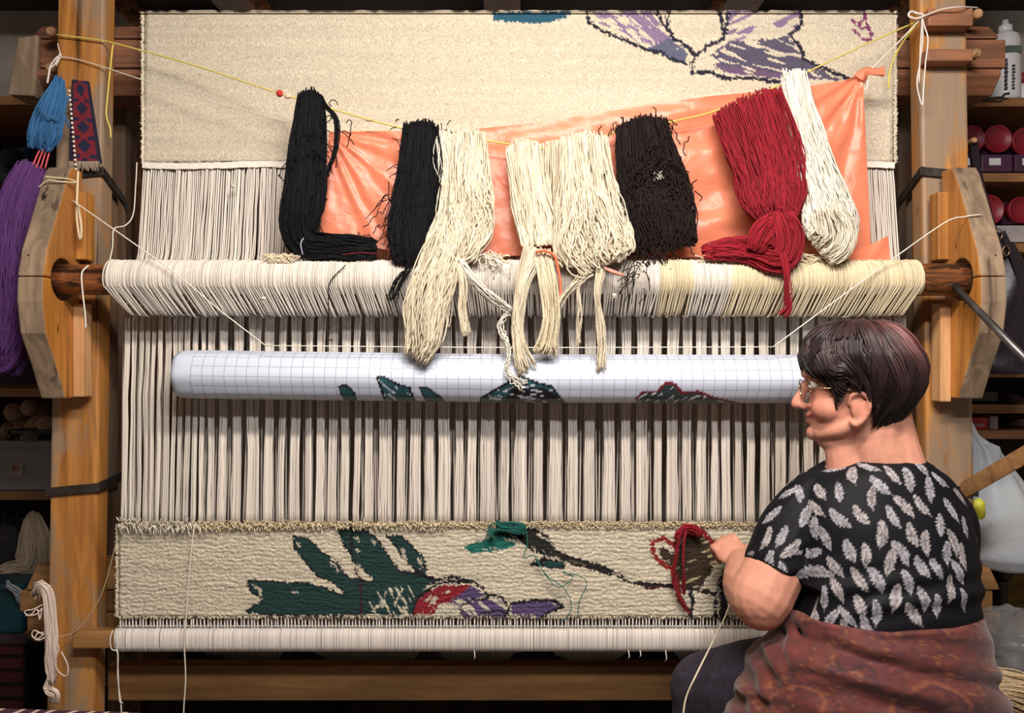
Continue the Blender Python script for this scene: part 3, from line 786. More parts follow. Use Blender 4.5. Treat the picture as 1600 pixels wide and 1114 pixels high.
# warp threads, bunched in small bundles as they hang
rr = np.random.default_rng(77)
yl = 822.0; yt = 256.0
ysamp = np.array([822, 800, 770, 735, 700, 660, 620, 580, 540, 500, 470, 430, 395, 360, 325, 290, 256.])
edges = [0.0]
while edges[-1] < 1.0:
    w_ = 11 if edges[-1] < 0.10 else (26 if 0.3 < edges[-1] < .72 else 21)
    edges.append(edges[-1] + w_ * rr.uniform(.75, 1.25) / 1236)
edges = [e for e in edges if e < .995] + [1.0]
def warp_x(uv, y):
    a = np.interp(y, [256, 400, 490, 820, 985], [224, 214, 193, 187, 187]); c = np.interp(y, [256, 400, 490, 820, 985], [1396, 1406, 1419, 1421, 1421])
    return a + (c - a) * uv
for i in range(len(edges) - 1):
    a, c = edges[i], edges[i + 1]; m = (a + c) / 2; wpx = (c - a) * 1236
    nt = max(3, int(round(wpx / 3.4)))
    uu = a + (np.arange(nt) + .5) / nt * (c - a) + rr.normal(0, .00015, nt)
    kk = np.interp(ysamp, [256, 330, 400, 490, 560, 690, 822], [.93, .95, .9, .72, .62, .60, .66]) + rr.uniform(-.08, .08)
    u_ = m + (uu[:, None] - m) * kk[None]
    drift = (fbm(ysamp / 90, np.full_like(ysamp, m * 60), 5, 2) - .5) * 6
    px = warp_x(u_, ysamp[None]) + drift[None] * np.sin(np.linspace(0, math.pi, len(ysamp)))[None] + rr.normal(0, .35, (nt, len(ysamp)))
    d = dw(ysamp)[None] + rr.uniform(-.003, .004, (nt, 1)) + rr.uniform(-.002, .006)
    b = MB(); tubes(b, P(px, np.broadcast_to(ysamp, px.shape), d), np.full(nt, .00215) * rr.uniform(.85, 1.15, nt), 5, lin((226, 216, 205))[None] * rr.uniform(.80, 1.04, (nt, 1)))
    b.build('warp_bundle', M['warp'], CARPET)
# the other shed, hanging a hand further back
n = 320; uu = (np.arange(n) + rr.uniform(-.9, .9, n)) / n
px = warp_x(uu[:, None], ysamp[None]) + rr.normal(0, 4, (n, 1)) * np.sin(np.linspace(0, math.pi, len(ysamp)))[None]
b = MB(); tubes(b, P(px, np.broadcast_to(ysamp, px.shape), dw(ysamp)[None] + .012 + np.interp(ysamp, [256, 420, 560, 822], [.005, .06, .065, .006])[None]), .0018, 4, lin((214, 203, 192))[None] * rr.uniform(.75, 1.0, (n, 1)))
b.build('back_warp', M['warp'], CARPET, kind='stuff')
# short warps between the pile and the cloth bar
n = 235; uu = np.linspace(0, 1, n) + rr.normal(0, .0005, n); ys = np.array([961, 972, 986.])
b = MB(); tubes(b, P(warp_x(uu[:, None], ys[None]), np.broadcast_to(ys, (n, 3)), np.array([1.984, 1.98, 1.972])[None] + rr.uniform(-.002, .002, (n, 1))), .00205, 5, lin((230, 222, 214))[None] * rr.uniform(.85, 1.03, (n, 1)))
uu = np.linspace(0, 1, 150); tubes(b, P(warp_x(uu[:, None], ys[None]), np.broadcast_to(ys, (150, 3)), 2.001), .0018, 4, lin((190, 178, 170))); b.build('lower_warp', M['warp'], CARPET, kind='stuff')
# shaggy new knots along the working edge
n = 3600; x = rr.uniform(184, 1424, n); big = np.where(x < 320, 1.7, np.where(x < 700, 1.0, .55))
y0 = 818 + rr.uniform(-3, 6, n); t = np.linspace(0, 1, 4)[None]
dx = rr.normal(0, 3.5, (n, 1)); dyy = rr.uniform(-5, 9, (n, 1)) * big[:, None]
px = x[:, None] + dx * t; py = y0[:, None] + dyy * t ** 1.3
d = 1.978 - (.010 + .014 * rr.random((n, 1)) * big[:, None]) * np.sin(t * 1.7)
cc = np.where((x < 310)[:, None], lin((238, 228, 208)), lin((232, 214, 178))) * rr.uniform(.85, 1.08, (n, 1))
b = MB(); tubes(b, P(px, py, d), np.array([[.0016, .0016, .0013, .0006]]).repeat(n, 0), 3, cc)
n = 700; x = np.where(rr.random(n) < .5, 184, 1424) + rr.normal(0, 1.0, n); y0 = rr.uniform(820, 964, n); sg = np.where(x < 800, -1, 1)[:, None]
px = x[:, None] + sg * rr.uniform(1, 4, (n, 1)) * t; tubes(b, P(px, y0[:, None] + rr.normal(0, 1.5, (n, 1)) * t, 1.976 + 0 * px), .0011, 3, lin((230, 216, 190))[None] * rr.uniform(.85, 1.05, (n, 1)))
n = 900; x = rr.uniform(184, 1424, n); px = x[:, None] + rr.normal(0, 1.5, (n, 1)) * t; tubes(b, P(px, 963 + rr.uniform(0, 5, (n, 1)) * t, 1.974 - .004 * t + 0 * px), .0011, 3, lower_design(x, np.full(n, 962.0)) * rr.uniform(.85, 1.05, (n, 1)))
b.build('shaggy_edge', M['yarn'], CARPET, kind='stuff')
b = MB(); n = 2200; x = np.where(rr.random(n) < .5, 224, 1398.) + rr.normal(0, 1, n); y0 = rr.uniform(18, 254, n); sg = np.where(x < 800, -1, 1)[:, None]
px = x[:, None] + sg * rr.uniform(0, 3.5, (n, 1)) * t; tubes(b, P(px, y0[:, None] + rr.normal(0, 1.5, (n, 1)) * t, dw(y0)[:, None] - .006 + 0 * px), .0012, 3, lin((238, 226, 204))[None] * rr.uniform(.85, 1.05, (n, 1)))
b.build('shaggy_side', M['yarn'], CARPET, kind='stuff')

# ------------------------------------------------------------------ skeins of yarn
def strands(mb, ctrl, n, r, col, seed, loops=True, wav=2.5, curl=0.3, lmin=.9, NP=44, var=.24, depth=.016, s0=0.0, flat=1.0, top=0.02, sides=4, clump=3.0):
    """ctrl rows (x, y, d, half width px). Strands follow the line, turn at the foot and climb back."""
    rg = np.random.default_rng(seed)
    c = spline(np.array(ctrl, float), 160)
    L = np.linspace(0, 1, 160)
    tan = np.gradient(c[:, :2], axis=0); tan /= np.linalg.norm(tan, axis=1, keepdims=True)
    tan = np.stack([np.convolve(np.pad(tan[:, k], 12, mode='edge'), np.ones(25) / 25, 'valid') for k in (0, 1)], 1)
    tan /= np.linalg.norm(tan, axis=1, keepdims=True)
    nor = np.stack([-tan[:, 1], tan[:, 0]], 1)
    length = np.linalg.norm(np.diff(c[:, :2], axis=0), axis=1).sum()
    t = np.linspace(0, 1, NP)[None]
    a = s0 + rg.uniform(0, top, (n, 1)); e = rg.uniform(lmin, 1, (n, 1)) ** .7
    def off(): 
        an = rg.uniform(0, 2 * math.pi, (n, 1)); rad = rg.uniform(0, 1, (n, 1)) ** .42
        return rad * np.cos(an), rad * np.sin(an)
    u1, v1 = off()
    if loops:
        u2 = np.clip(u1 + rg.normal(0, .35, (n, 1)), -1, 1); v2 = -v1
        S = a + (e - a) * (1 - np.sqrt((2 * t - 1) ** 2 + .0012))
        k = np.clip((t - .40) / .20, 0, 1); k = k * k * (3 - 2 * k)
        U = u1 + (u2 - u1) * k; Vv = v1 + (v2 - v1) * k
    else:
        S = a + (e - a) * t; U = u1 + 0 * t; Vv = v1 + 0 * t
    def I(col_): return np.interp(S.ravel(), L, col_).reshape(S.shape)
    X, Y, D, H = (I(c[:, k]) for k in range(4)); NX, NY = I(nor[:, 0]), I(nor[:, 1])
    env = np.clip(.2 + S * 1.3, 0.2, 1)
    W = np.zeros_like(S); Wd = np.zeros_like(S)
    for f, am in ((1.1, 1), (2.6, .6), (5.5, .12)):
        f = f * length / 220
        W += am * np.sin(2 * math.pi * (f * rg.uniform(.7, 1.3, (n, 1)) * S + rg.random((n, 1)))); Wd += am * np.sin(2 * math.pi * (f * rg.uniform(.7, 1.3, (n, 1)) * S + rg.random((n, 1))))
    q = clump * (vnoise(U * 2.6 + 9, S * length / 45, seed + 1) - .5) * 2
    hi = curl * (np.sin(2 * math.pi * (length / 11 * rg.uniform(.7, 1.4, (n, 1)) * S + rg.random((n, 1)))))
    o = U * H * flat + (W * wav + q + hi) * env
    al = curl * np.cos(2 * math.pi * (length / 13 * rg.uniform(.7, 1.4, (n, 1)) * S + rg.random((n, 1))))
    dd = D + Vv * depth * np.clip(H / 25, .25, 1.2) + (Wd * wav * .0007 + .0045 * (vnoise(U * 3.4, S * length / 60, seed + 2) - .5) * clump) * env
    tj = rg.normal(0, 3.5, (n, 1)) - 7 * (1 - U ** 2) + 3
    pts = P(X + NX * o, Y + NY * o + al + tj * np.clip(1 - S * 6, 0, 1), dd)
    cc = np.asarray(col, float)
    cc = cc[None] * rg.uniform(1 - var, 1 + var * .6, (n, 1))
    tubes(mb, pts, rg.uniform(.85, 1.15, n) * r, sides, cc); return mb

def wisps(mb, cx, cy, d, rx, ry, n, ln, r, col, seed, curl=5):
    """stray fuzzy ends around a place"""
    rg = np.random.default_rng(seed); t = np.linspace(0, 1, 16)[None]
    x0 = cx + rg.normal(0, rx, (n, 1)); y0 = cy + rg.normal(0, ry, (n, 1)); an = rg.uniform(0, 2 * math.pi, (n, 1))
    w = an + curl * np.cumsum(rg.normal(0, .11, (n, 16)), 1); st = rg.uniform(.25, .8, (n, 1)) * ln / 15
    px = x0 + np.cumsum(np.cos(w) * st, 1); py = y0 + np.cumsum(np.sin(w) * st, 1) + t ** 2 * ln * .45
    tubes(mb, P(px, py, d + rg.uniform(-.010, .006, (n, 1)) + 0 * px), r, 4, np.asarray(col)[None] * rg.uniform(.7, 1.2, (n, 1))); return mb

def cordmesh(mb, pts, r, col, n=60, twist=True, sides=6):
    return tubes(mb, PS(pts, n)[None], r, sides, col)

CR = lin((228, 214, 188)); BK = lin((11, 11, 15)); BR = lin((32, 22, 20)); RD = lin((140, 9, 30)); WH = lin((230, 222, 208))
HS = 'skeins on the cord'
# two black skeins
t = thing('black_skein', 'black yarn skein hanging from the cord and bent sideways along the rod', 'yarn skein', P(490, 395, 1.92), HS)
b = MB(); strands(b, [(486, 148, 1.955, 19), (483, 210, 1.945, 26), (476, 300, 1.93, 30), (468, 352, 1.925, 26), (480, 382, 1.92, 19), (530, 386, 1.915, 16), (604, 389, 1.91, 13)], 300, .0017, BK, 1, lmin=.86, wav=3.4, NP=64)
b.build('strands', M['black_yarn'], t)
b = MB(); wisps(b, 478, 285, 1.925, 16, 48, 60, 40, .0012, BK, 2); wisps(b, 520, 200, 1.93, 6, 30, 10, 60, .0012, BK, 3); wisps(b, 560, 372, 1.905, 30, 5, 14, 30, .001, BK, 4)
strands(b, [(505, 160, 1.94, 2), (526, 190, 1.935, 3), (522, 240, 1.935, 3), (505, 285, 1.93, 3)], 9, .0012, BK, 5, wav=1)
b.build('stray_ends', M['black_yarn'], t, kind='stuff')
b = MB(); tubes(b, PS([(478, 368, 1.915), (470, 380, 1.895), (473, 398, 1.9)], 14)[None], .0016, 5, lin((160, 165, 185))); b.build('tie', M['yarn'], t)
b = MB(); tubes(b, PS([(535, 398, 1.892), (560, 395, 1.889), (590, 397, 1.889)], 14)[None], .0011, 5, lin((130, 24, 44))); b.build('tie', M['yarn'], t)

t = thing('black_skein', 'straight thick black yarn skein in front of the orange sheet, next to cream yarn', 'yarn skein', P(650, 420, 1.9), HS)
b = MB(); strands(b, [(657, 196, 1.95, 27), (657, 260, 1.94, 32), (650, 340, 1.92, 38), (641, 424, 1.878, 30)], 330, .0017, BK, 11, wav=3.0, lmin=.88)
b.build('strands', M['black_yarn'], t)
b = MB(); wisps(b, 618, 330, 1.93, 10, 35, 26, 60, .0011, BK, 12); wisps(b, 612, 300, 1.93, 3, 40, 14, 60, .001, BK, 14); strands(b, [(640, 418, 1.875, 5), (622, 440, 1.868, 6), (616, 462, 1.872, 4), (612, 474, 1.876, 2)], 8, .0011, BK, 13, wav=5)
wisps(b, 655, 200, 1.94, 24, 5, 20, 24, .0011, BK, 15); b.build('stray_ends', M['black_yarn'], t, kind='stuff')

# cream skeins
t = thing('cream_skein', 'cream yarn skein sweeping down past the rod, beside the black skein', 'yarn skein', P(660, 560, 1.86), HS)
b = MB(); strands(b, [(697, 208, 1.948, 10), (708, 265, 1.93, 18), (705, 340, 1.905, 26), (688, 400, 1.868, 30), (668, 470, 1.855, 33), (662, 530, 1.86, 27), (648, 566, 1.865, 18)], 230, .0018, CR, 21, loops=False, wav=3.2, lmin=.8, NP=54, curl=.35)
b.build('strands', M['yarn'], t)
b = MB(); strands(b, [(690, 205, 1.94, 5), (687, 250, 1.93, 8), (690, 290, 1.92, 6)], 16, .0012, WH, 22, wav=4); b.build('stray_ends', M['yarn'], t, kind='stuff')

t = thing('cream_skein', 'cream yarn skein tied at its foot, with thin tails over the rod', 'yarn skein', P(730, 410, 1.9), HS)
b = MB(); strands(b, [(733, 209, 1.945, 24), (735, 270, 1.925, 28), (734, 340, 1.905, 32), (722, 392, 1.875, 24), (712, 412, 1.868, 10)], 200, .0018, CR, 31, wav=5.0, lmin=.86, curl=.4, depth=.022)
strands(b, [(738, 240, 1.91, 12), (740, 300, 1.895, 18), (742, 350, 1.89, 18), (720, 395, 1.87, 10)], 90, .0017, CR, 37, wav=9, lmin=.7, curl=.8)
b.build('strands', M['yarn'], t)
b = MB(); strands(b, [(712, 405, 1.865, 9), (722, 440, 1.86, 5), (722, 480, 1.866, 7), (728, 526, 1.875, 6)], 34, .0014, CR, 32, loops=False, wav=1.6); b.build('tail', M['yarn'], t)
b = MB(); strands(b, [(716, 408, 1.865, 8), (745, 445, 1.86, 6), (775, 470, 1.865, 9), (800, 486, 1.872, 5)], 22, .0014, WH, 33, loops=False, wav=2); b.build('tail', M['yarn'], t)
b = MB(); strands(b, [(800, 484, 1.872, 3), (783, 510, 1.875, 5), (797, 545, 1.87, 4), (795, 580, 1.866, 6), (822, 606, 1.872, 7)], 7, .0015, WH, 34, loops=False, wav=3.0, curl=2.0); b.build('tail', M['yarn'], t)
b = MB(); strands(b, [(700, 415, 1.865, 2), (705, 460, 1.862, 3), (700, 512, 1.87, 2)], 5, .0013, CR, 35, loops=False, wav=1); b.build('tail', M['yarn'], t)
b = MB(); wisps(b, 770, 402, 1.882, 20, 4, 26, 34, .0013, WH, 36); b.build('stray_ends', M['yarn'], t, kind='stuff')

t = thing('cream_skein', 'cream yarn skein bound with an orange ribbon, ending in tassels', 'yarn skein', P(835, 560, 1.88), HS)
b = MB(); strands(b, [(817, 226, 1.945, 26), (824, 280, 1.935, 26), (836, 340, 1.915, 29), (842, 392, 1.872, 24)], 190, .0018, CR, 41, wav=2.6, lmin=.9)
b.build('strands', M['yarn'], t)
b = MB(); strands(b, [(836, 392, 1.868, 20), (818, 440, 1.856, 12), (808, 500, 1.862, 8), (812, 545, 1.866, 10), (823, 584, 1.868, 20)], 90, .0015, CR, 42, loops=False, wav=2.0, lmin=.82); b.build('tassel', M['yarn'], t)
b = MB(); strands(b, [(848, 396, 1.862, 14), (856, 440, 1.855, 14), (862, 490, 1.862, 13), (856, 530, 1.866, 14), (850, 556, 1.87, 20)], 120, .0015, CR * [1, .98, .93], 43, loops=False, wav=1.2, lmin=.86); b.build('tassel', M['yarn'], t)
b = MB(); tubes(b, PS([(838, 394, 1.85), (852, 392, 1.843), (866, 400, 1.85), (872, 420, 1.856), (876, 448, 1.86), (874, 475, 1.868)], 26)[None], .0034, 6, lin((238, 120, 84))); b.build('ribbon', M['yarn'], t)

t = thing('cream_skein', 'thin flat cream yarn skein half hidden behind two thicker ones', 'yarn skein', P(875, 400, 1.93), HS)
b = MB(); strands(b, [(868, 226, 1.962, 24), (868, 290, 1.955, 24), (872, 370, 1.935, 26)], 110, .0018, CR * .93, 51, wav=2.2); b.build('strands', M['yarn'], t)

t = thing('cream_skein', 'wide bulging cream yarn skein beside the dark brown one', 'yarn skein', P(930, 430, 1.88), HS)
b = MB(); strands(b, [(912, 214, 1.945, 36), (916, 270, 1.93, 40), (922, 330, 1.905, 52), (928, 385, 1.878, 60), (932, 424, 1.856, 42)], 300, .0018, CR, 61, wav=4.2, lmin=.84, depth=.02)
strands(b, [(915, 300, 1.885, 18), (925, 360, 1.865, 36), (932, 405, 1.85, 40), (942, 425, 1.85, 22)], 130, .0017, CR, 62, wav=9, lmin=.6)
b.build('strands', M['yarn'], t)
b = MB(); strands(b, [(940, 420, 1.85, 8), (934, 460, 1.858, 5), (940, 520, 1.868, 5), (938, 580, 1.872, 8)], 26, .0014, CR, 63, loops=False, wav=1.4); b.build('tail', M['yarn'], t)
b = MB(); strands(b, [(925, 425, 1.853, 6), (905, 445, 1.86, 4), (905, 490, 1.868, 4), (903, 545, 1.88, 2)], 7, .0014, CR, 64, loops=False, wav=2); b.build('tail', M['yarn'], t)
b = MB(); strands(b, [(918, 424, 1.855, 10), (890, 455, 1.858, 6), (870, 480, 1.862, 4)], 14, .0014, CR, 65, loops=False, wav=2); b.build('tail', M['yarn'], t)
b = MB(); tubes(b, PS([(944, 418, 1.842), (956, 424, 1.838), (974, 430, 1.842)], 10)[None], np.array([[.002, .003, .004, .005, .005, .005, .0045, .004, .004, .003]]), 6, lin((226, 150, 130))); b.build('tie', M['yarn'], t)

t = thing('brown_skein', 'dark brown frizzy yarn skein between cream and red yarn', 'yarn skein', P(1030, 405, 1.92), HS)
b = MB(); strands(b, [(1003, 190, 1.955, 38), (1012, 250, 1.945, 46), (1026, 320, 1.925, 54), (1036, 402, 1.905, 50)], 430, .0015, BR, 71, wav=4.5, curl=1.6, lmin=.82, depth=.022)
b.build('strands', M['black_yarn'], t)
b = MB(); wisps(b, 1024, 315, 1.905, 22, 42, 560, 34, .0014, BR * 1.15, 72, 7); wisps(b, 1006, 194, 1.945, 26, 4, 50, 26, .0013, BR, 73, 7); wisps(b, 992, 420, 1.872, 8, 14, 20, 50, .0011, BR, 74, 5)
b.build('stray_ends', M['black_yarn'], t, kind='stuff')
b = MB(); wisps(b, 1027, 272, 1.895, 4, 2.5, 10, 14, .001, WH * .8, 75); b.build('lint', M['yarn'], t)

t = thing('red_skein', 'crimson yarn skein hanging to a knot, with a tail over the rod', 'yarn skein', P(1190, 405, 1.9), HS)
b = MB(); strands(b, [(1166, 158, 1.955, 56), (1183, 202, 1.945, 57), (1200, 258, 1.925, 54), (1208, 310, 1.905, 50), (1212, 350, 1.89, 30)], 360, .0018, RD, 81, wav=3.6, lmin=.86, depth=.018)
b.build('strands', M['yarn'], t)
b = MB(); strands(b, [(1215, 338, 1.88, 22), (1222, 370, 1.876, 34), (1215, 398, 1.88, 30), (1180, 392, 1.89, 20), (1130, 390, 1.895, 13), (1088, 396, 1.897, 8)], 260, .0015, RD * 1.15, 82, wav=2.5, lmin=.6); b.build('knot', M['yarn'], t)
b = MB(); strands(b, [(1210, 345, 1.87, 16), (1190, 365, 1.866, 18), (1178, 395, 1.87, 14)], 70, .0015, RD * 1.2, 84, wav=2); b.build('knot', M['yarn'], t)
b = MB(); strands(b, [(1225, 395, 1.865, 8), (1229, 430, 1.858, 5), (1231, 465, 1.868, 6), (1232, 482, 1.872, 6), (1222, 497, 1.876, 12)], 26, .0015, RD * 1.2, 83, loops=False, wav=1.2, lmin=.8); b.build('tail', M['yarn'], t)

t = thing('white_skein', 'off-white yarn skein fanning out at its foot, next to red yarn', 'yarn skein', P(1290, 400, 1.9), HS)
b = MB(); strands(b, [(1240, 118, 1.965, 19), (1250, 170, 1.955, 23), (1268, 240, 1.94, 27), (1290, 310, 1.92, 34), (1298, 355, 1.905, 40), (1290, 394, 1.898, 36)], 270, .0018, WH, 91, wav=3.4, lmin=.84, depth=.02)
strands(b, [(1290, 330, 1.89, 28), (1300, 370, 1.88, 36), (1275, 395, 1.886, 26)], 70, .0015, WH * [1, .97, .9], 92, wav=6, lmin=.6); b.build('strands', M['yarn'], t)
rg = np.random.default_rng(4); b = MB()
for k in range(14): tubes(b, PS([(1226 + 2.4 * k, 126, 1.955), (1226 + 2.6 * k - 3, 114 - rg.uniform(0, 8), 1.95)], 4)[None], .0019, 5, WH)
b.build('top_loops', M['yarn'], t)

# ------------------------------------------------------------------ cords and strings
def cord(name, label, cat, pts, r, c, n=60, extra=()):
    b = MB(); tubes(b, PS(pts, n)[None], r, 7, lin(c))
    for (p2, r2, n2) in extra: tubes(b, PS(p2, n2)[None], r2, 7, lin(c))
    return b.build(name, M['yarn'], None, label, cat)
yel = cord('yellow_string', 'yellow cord strung across the loom carrying the skeins', 'cord', [(88, 54, 2.05), (150, 62, 2.05), (180, 68, 2.05), (300, 101, 2.03), (437, 146, 1.985), (570, 185, 1.965), (650, 205, 1.955), (735, 216, 1.95), (870, 232, 1.955), (960, 208, 1.96), (1050, 190, 1.96), (1116, 174, 1.96), (1190, 145, 1.962), (1250, 118, 1.968), (1340, 75, 2.01), (1432, 34, 2.045)], .0020, (214, 196, 96), 120)
cord('yellow_string', 'loose end of yellow cord dangling beside the left post of the loom', 'cord', [(180, 68, 2.055), (176, 74, 2.052), (172, 110, 2.05), (168, 150, 2.05), (166, 180, 2.05), (172, 200, 2.05), (173, 215, 2.05)], .0021, (220, 200, 100))
cord('yellow_string', 'short yellow cord end hanging at the finished carpet corner by the right post', 'cord', [(1432, 38, 2.04), (1408, 70, 2.04), (1392, 105, 2.045), (1388, 140, 2.05)], .0020, (220, 204, 90))
b = MB(); ellipsoid(b, P(437, 146, 1.985), (.009, .008, .009), col=lin((190, 50, 44)), nu=14, nv=10); b.build('bead', M['yarn'], yel, label='red bead')
b = MB(); ellipsoid(b, P(450, 150, 1.98), (.010, .006, .007), col=lin((222, 190, 160)), nu=14, nv=10); b.build('bead', M['yarn'], yel, label='pale bead')
b = MB(); ellipsoid(b, P(577, 187, 1.962), (.011, .005, .005), col=lin((206, 184, 130)), nu=12, nv=8); b.build('cord_knot', M['yarn'], yel)
cord('white_string', 'thin white string slanting from the left post down to the black skein', 'string', [(90, 88, 2.05), (140, 98, 2.05), (300, 150, 2.03), (400, 177, 2.0), (470, 196, 1.97)], .0014, (222, 208, 196))
cord('white_string', 'knotted white string ends tied round the pegs on the left post', 'string', [(90, 88, 2.045), (82, 98, 2.04), (78, 106, 2.035), (86, 100, 2.035), (94, 84, 2.045)], .002, (226, 216, 208), 30, [([(78, 104, 2.035), (76, 118, 2.03), (74, 130, 2.03)], .0025, 14), ([(96, 88, 2.045), (92, 76, 2.045), (90, 68, 2.05)], .0013, 12), ([(96, 88, 2.045), (90, 98, 2.04), (88, 103, 2.04)], .0013, 12)])
cord('white_string', 'hank of white string hanging from a knot at the right post top', 'string', [(1440, 28, 2.02), (1442, 60, 2.015), (1437, 100, 2.015), (1433, 132, 2.015), (1441, 165, 2.015), (1443, 140, 2.012), (1446, 100, 2.012), (1450, 62, 2.012), (1444, 40, 2.015), (1441, 26, 2.02)], .0018, (226, 214, 206), 90,
     [([(1441, 24, 2.015), (1424, 18, 2.01), (1420, 25, 2.01), (1432, 29, 2.012), (1444, 24, 2.012), (1430, 20, 2.01)], .0028, 30), ([(1444, 25, 2.012), (1470, 15, 2.005), (1500, 11, 1.998), (1528, 12, 2.035)], .0018, 24), ([(1441, 26, 2.015), (1438, 80, 2.01), (1436, 130, 2.01)], .0018, 14)])
cord('white_string', 'white string slanting from the right post knot to the twisted corner of the orange sheet', 'string', [(1440, 28, 2.02), (1400, 70, 2.02), (1355, 115, 2.0), (1346, 130, 1.995), (1350, 142, 1.995), (1356, 132, 1.995), (1353, 113, 1.995)], .0019, (230, 218, 204))
cord('white_string', 'taut white string running down in front of the rod and along the paper roll', 'string', [(118, 316, 1.975), (126, 322, 1.94), (270, 424, 1.872), (340, 482, 1.872), (415, 540, 1.876)], .0014, (236, 228, 214), 60, [([(415, 540, 1.876), (800, 543, 1.876), (1208, 542, 1.876)], .0012, 30), ([(1208, 542, 1.876), (1330, 452, 1.872), (1468, 353, 1.90), (1505, 339, 1.90), (1534, 335, 1.90)], .0014, 40)])
cord('braided_string', 'pale braided cord hanging down the left bracket from a tied loop', 'cord', [(122, 268, 1.965), (121, 290, 1.958), (120, 340, 1.955), (125, 374, 1.955), (127, 355, 1.952), (122, 320, 1.952)], .0028, (226, 206, 170), 60, [([(60, 293, 1.938), (75, 282, 1.935), (95, 284, 1.94), (118, 285, 1.955), (108, 280, 1.95), (70, 276, 1.935)], .0018, 40)])
cord('white_string', 'thin white string wandering from the carpet edge down to the rod by the left post', 'string', [(214, 254, 2.07), (212, 290, 2.06), (208, 335, 2.04), (196, 352, 2.02), (178, 358, 1.99), (176, 385, 1.97), (171, 410, 1.93)], .0014, (236, 228, 214))
cord('white_string', 'short white string dangling from the bare end of the rod', 'string', [(138, 415, 1.905), (128, 427, 1.888), (129, 455, 1.885), (133, 490, 1.892), (134, 512, 1.895)], .0018, (236, 230, 220))
cord('white_string', 'white thread hanging down the whole front of the woven part to the floor', 'string', [(303, 826, 1.955), (297, 880, 1.95), (292, 950, 1.948), (288, 1000, 1.945), (290, 1060, 1.945), (287, 1114, 1.945), (288, 1190, 1.945)], .0016, (228, 216, 198))
cord('white_string', 'doubled white string hanging from the end of the cloth bar', 'string', [(176, 985, 1.958), (172, 1000, 1.953), (175, 1015, 1.957), (184, 1020, 1.952), (184, 1060, 1.952), (189, 1100, 1.952), (190, 1130, 1.952)], .0016, (232, 222, 210), 50, [([(183, 986, 1.958), (181, 1000, 1.953), (183, 1016, 1.957), (185, 1060, 1.95), (187, 1095, 1.95), (192, 1098, 1.95)], .0014, 30)])
cord('brown_string', 'thin beige string sagging from the carpet edge to the hank peg', 'string', [(181, 850, 1.965), (165, 910, 1.975), (150, 945, 1.975), (120, 985, 1.97), (85, 997, 1.96)], .0012, (190, 164, 134))
cord('weaving_thread', 'cream working thread running from the hand down past the knee', 'string', [(1146, 905, 1.88), (1138, 950, 1.84), (1120, 990, 1.76), (1090, 1050, 1.66), (1072, 1090, 1.65), (1066, 1130, 1.64)], .0018, (222, 208, 180))
# loose yarn ends on the carpet
tealc = lin((30, 108, 98)); rg = np.random.default_rng(8)
t = thing('loose_teal_yarn', 'thin teal yarn ends tangled over the flower bud on the carpet', 'yarn', P(850, 960, 1.955))
for pts in ([(822, 826, 1.955), (824, 850, 1.95), (818, 872, 1.95), (836, 868, 1.95), (850, 895, 1.95), (872, 918, 1.95), (893, 905, 1.95), (894, 900, 1.952), (880, 893, 1.95)], [(835, 870, 1.952), (855, 900, 1.948), (880, 918, 1.948), (893, 945, 1.948), (885, 966, 1.95), (876, 968, 1.95)], [(880, 895, 1.95), (905, 900, 1.948), (917, 912, 1.948), (905, 940, 1.948), (903, 962, 1.95)]):
    b = MB(); tubes(b, PS(pts, 50)[None], .0012, 5, tealc); b.build('thread', M['yarn'], t)
b = MB(); strands(b, [(775, 822, 1.956, 6), (800, 824, 1.955, 6), (824, 828, 1.952, 6)], 40, .0014, lin((22, 92, 84)), 101, wav=2.5); wisps(b, 768, 828, 1.955, 3, 4, 24, 14, .0012, lin((26, 108, 96)), 102); b.build('loop', M['yarn'], t)
t = thing('loose_red_yarn', 'crimson yarn ends hanging over the brown leaf on the carpet', 'yarn', P(1070, 950, 1.95))
for pts, w in (([(1072, 824, 1.952), (1062, 840, 1.945), (1055, 880, 1.945), (1054, 910, 1.945), (1066, 940, 1.948), (1072, 954, 1.95)], 1.8), ([(1075, 824, 1.95), (1069, 850, 1.942), (1069, 900, 1.942), (1070, 930, 1.945)], 2.6)):
    b = MB(); strands(b, [p + (w,) for p in pts], 7, .0014, RD * .9, 110 + int(w), loops=False, wav=.8); b.build('thread', M['yarn'], t)
b = MB(); strands(b, [(1056, 840, 1.952, 3), (1068, 825, 1.95, 4), (1086, 827, 1.95, 4), (1096, 840, 1.952, 3)], 34, .0014, RD, 115, wav=2); b.build('loop', M['yarn'], t)
t = thing('dark_string', 'black thread with a small metal hook hanging over the rod below the black skein', 'string', P(514, 530, 1.9))
b = MB(); tubes(b, PS([(540, 414, 1.886), (516, 440, 1.882), (513, 470, 1.888), (515, 505, 1.93), (514, 525, 1.96)], 40)[None], .0013, 5, lin((40, 36, 40))); b.build('thread', M['black_yarn'], t)
b = MB(); tubes(b, PS([(514, 520, 1.962), (512, 530, 1.962), (520, 531, 1.962)], 12)[None], .002, 6, lin((70, 66, 70))); b.build('hook', M['iron'], t)

# lint specks caught on the heddle strings
rg = np.random.default_rng(9)
for (x, y, d) in ((228, 481, 1.955), (341, 487, 1.965), (365, 291, 2.06), (412, 466, 1.9), (520, 482, 1.96), (545, 478, 1.955), (526, 472, 1.94), (592, 483, 1.955), (960, 461, 1.89)):
    b = MB(); ellipsoid(b, P(x, y, d - .012), (.006, .004, .004), col=lin((236, 226, 206)), nu=8, nv=6); wisps(b, x, y, d - .012, 1.2, 1, 8, 6, .001, lin((236, 226, 206)), int(x)); b.build('lint_tuft', M['yarn'], None, 'small cream tuft of lint caught on the warp strings above the paper roll', 'lint', 'lint tufts on the warp')

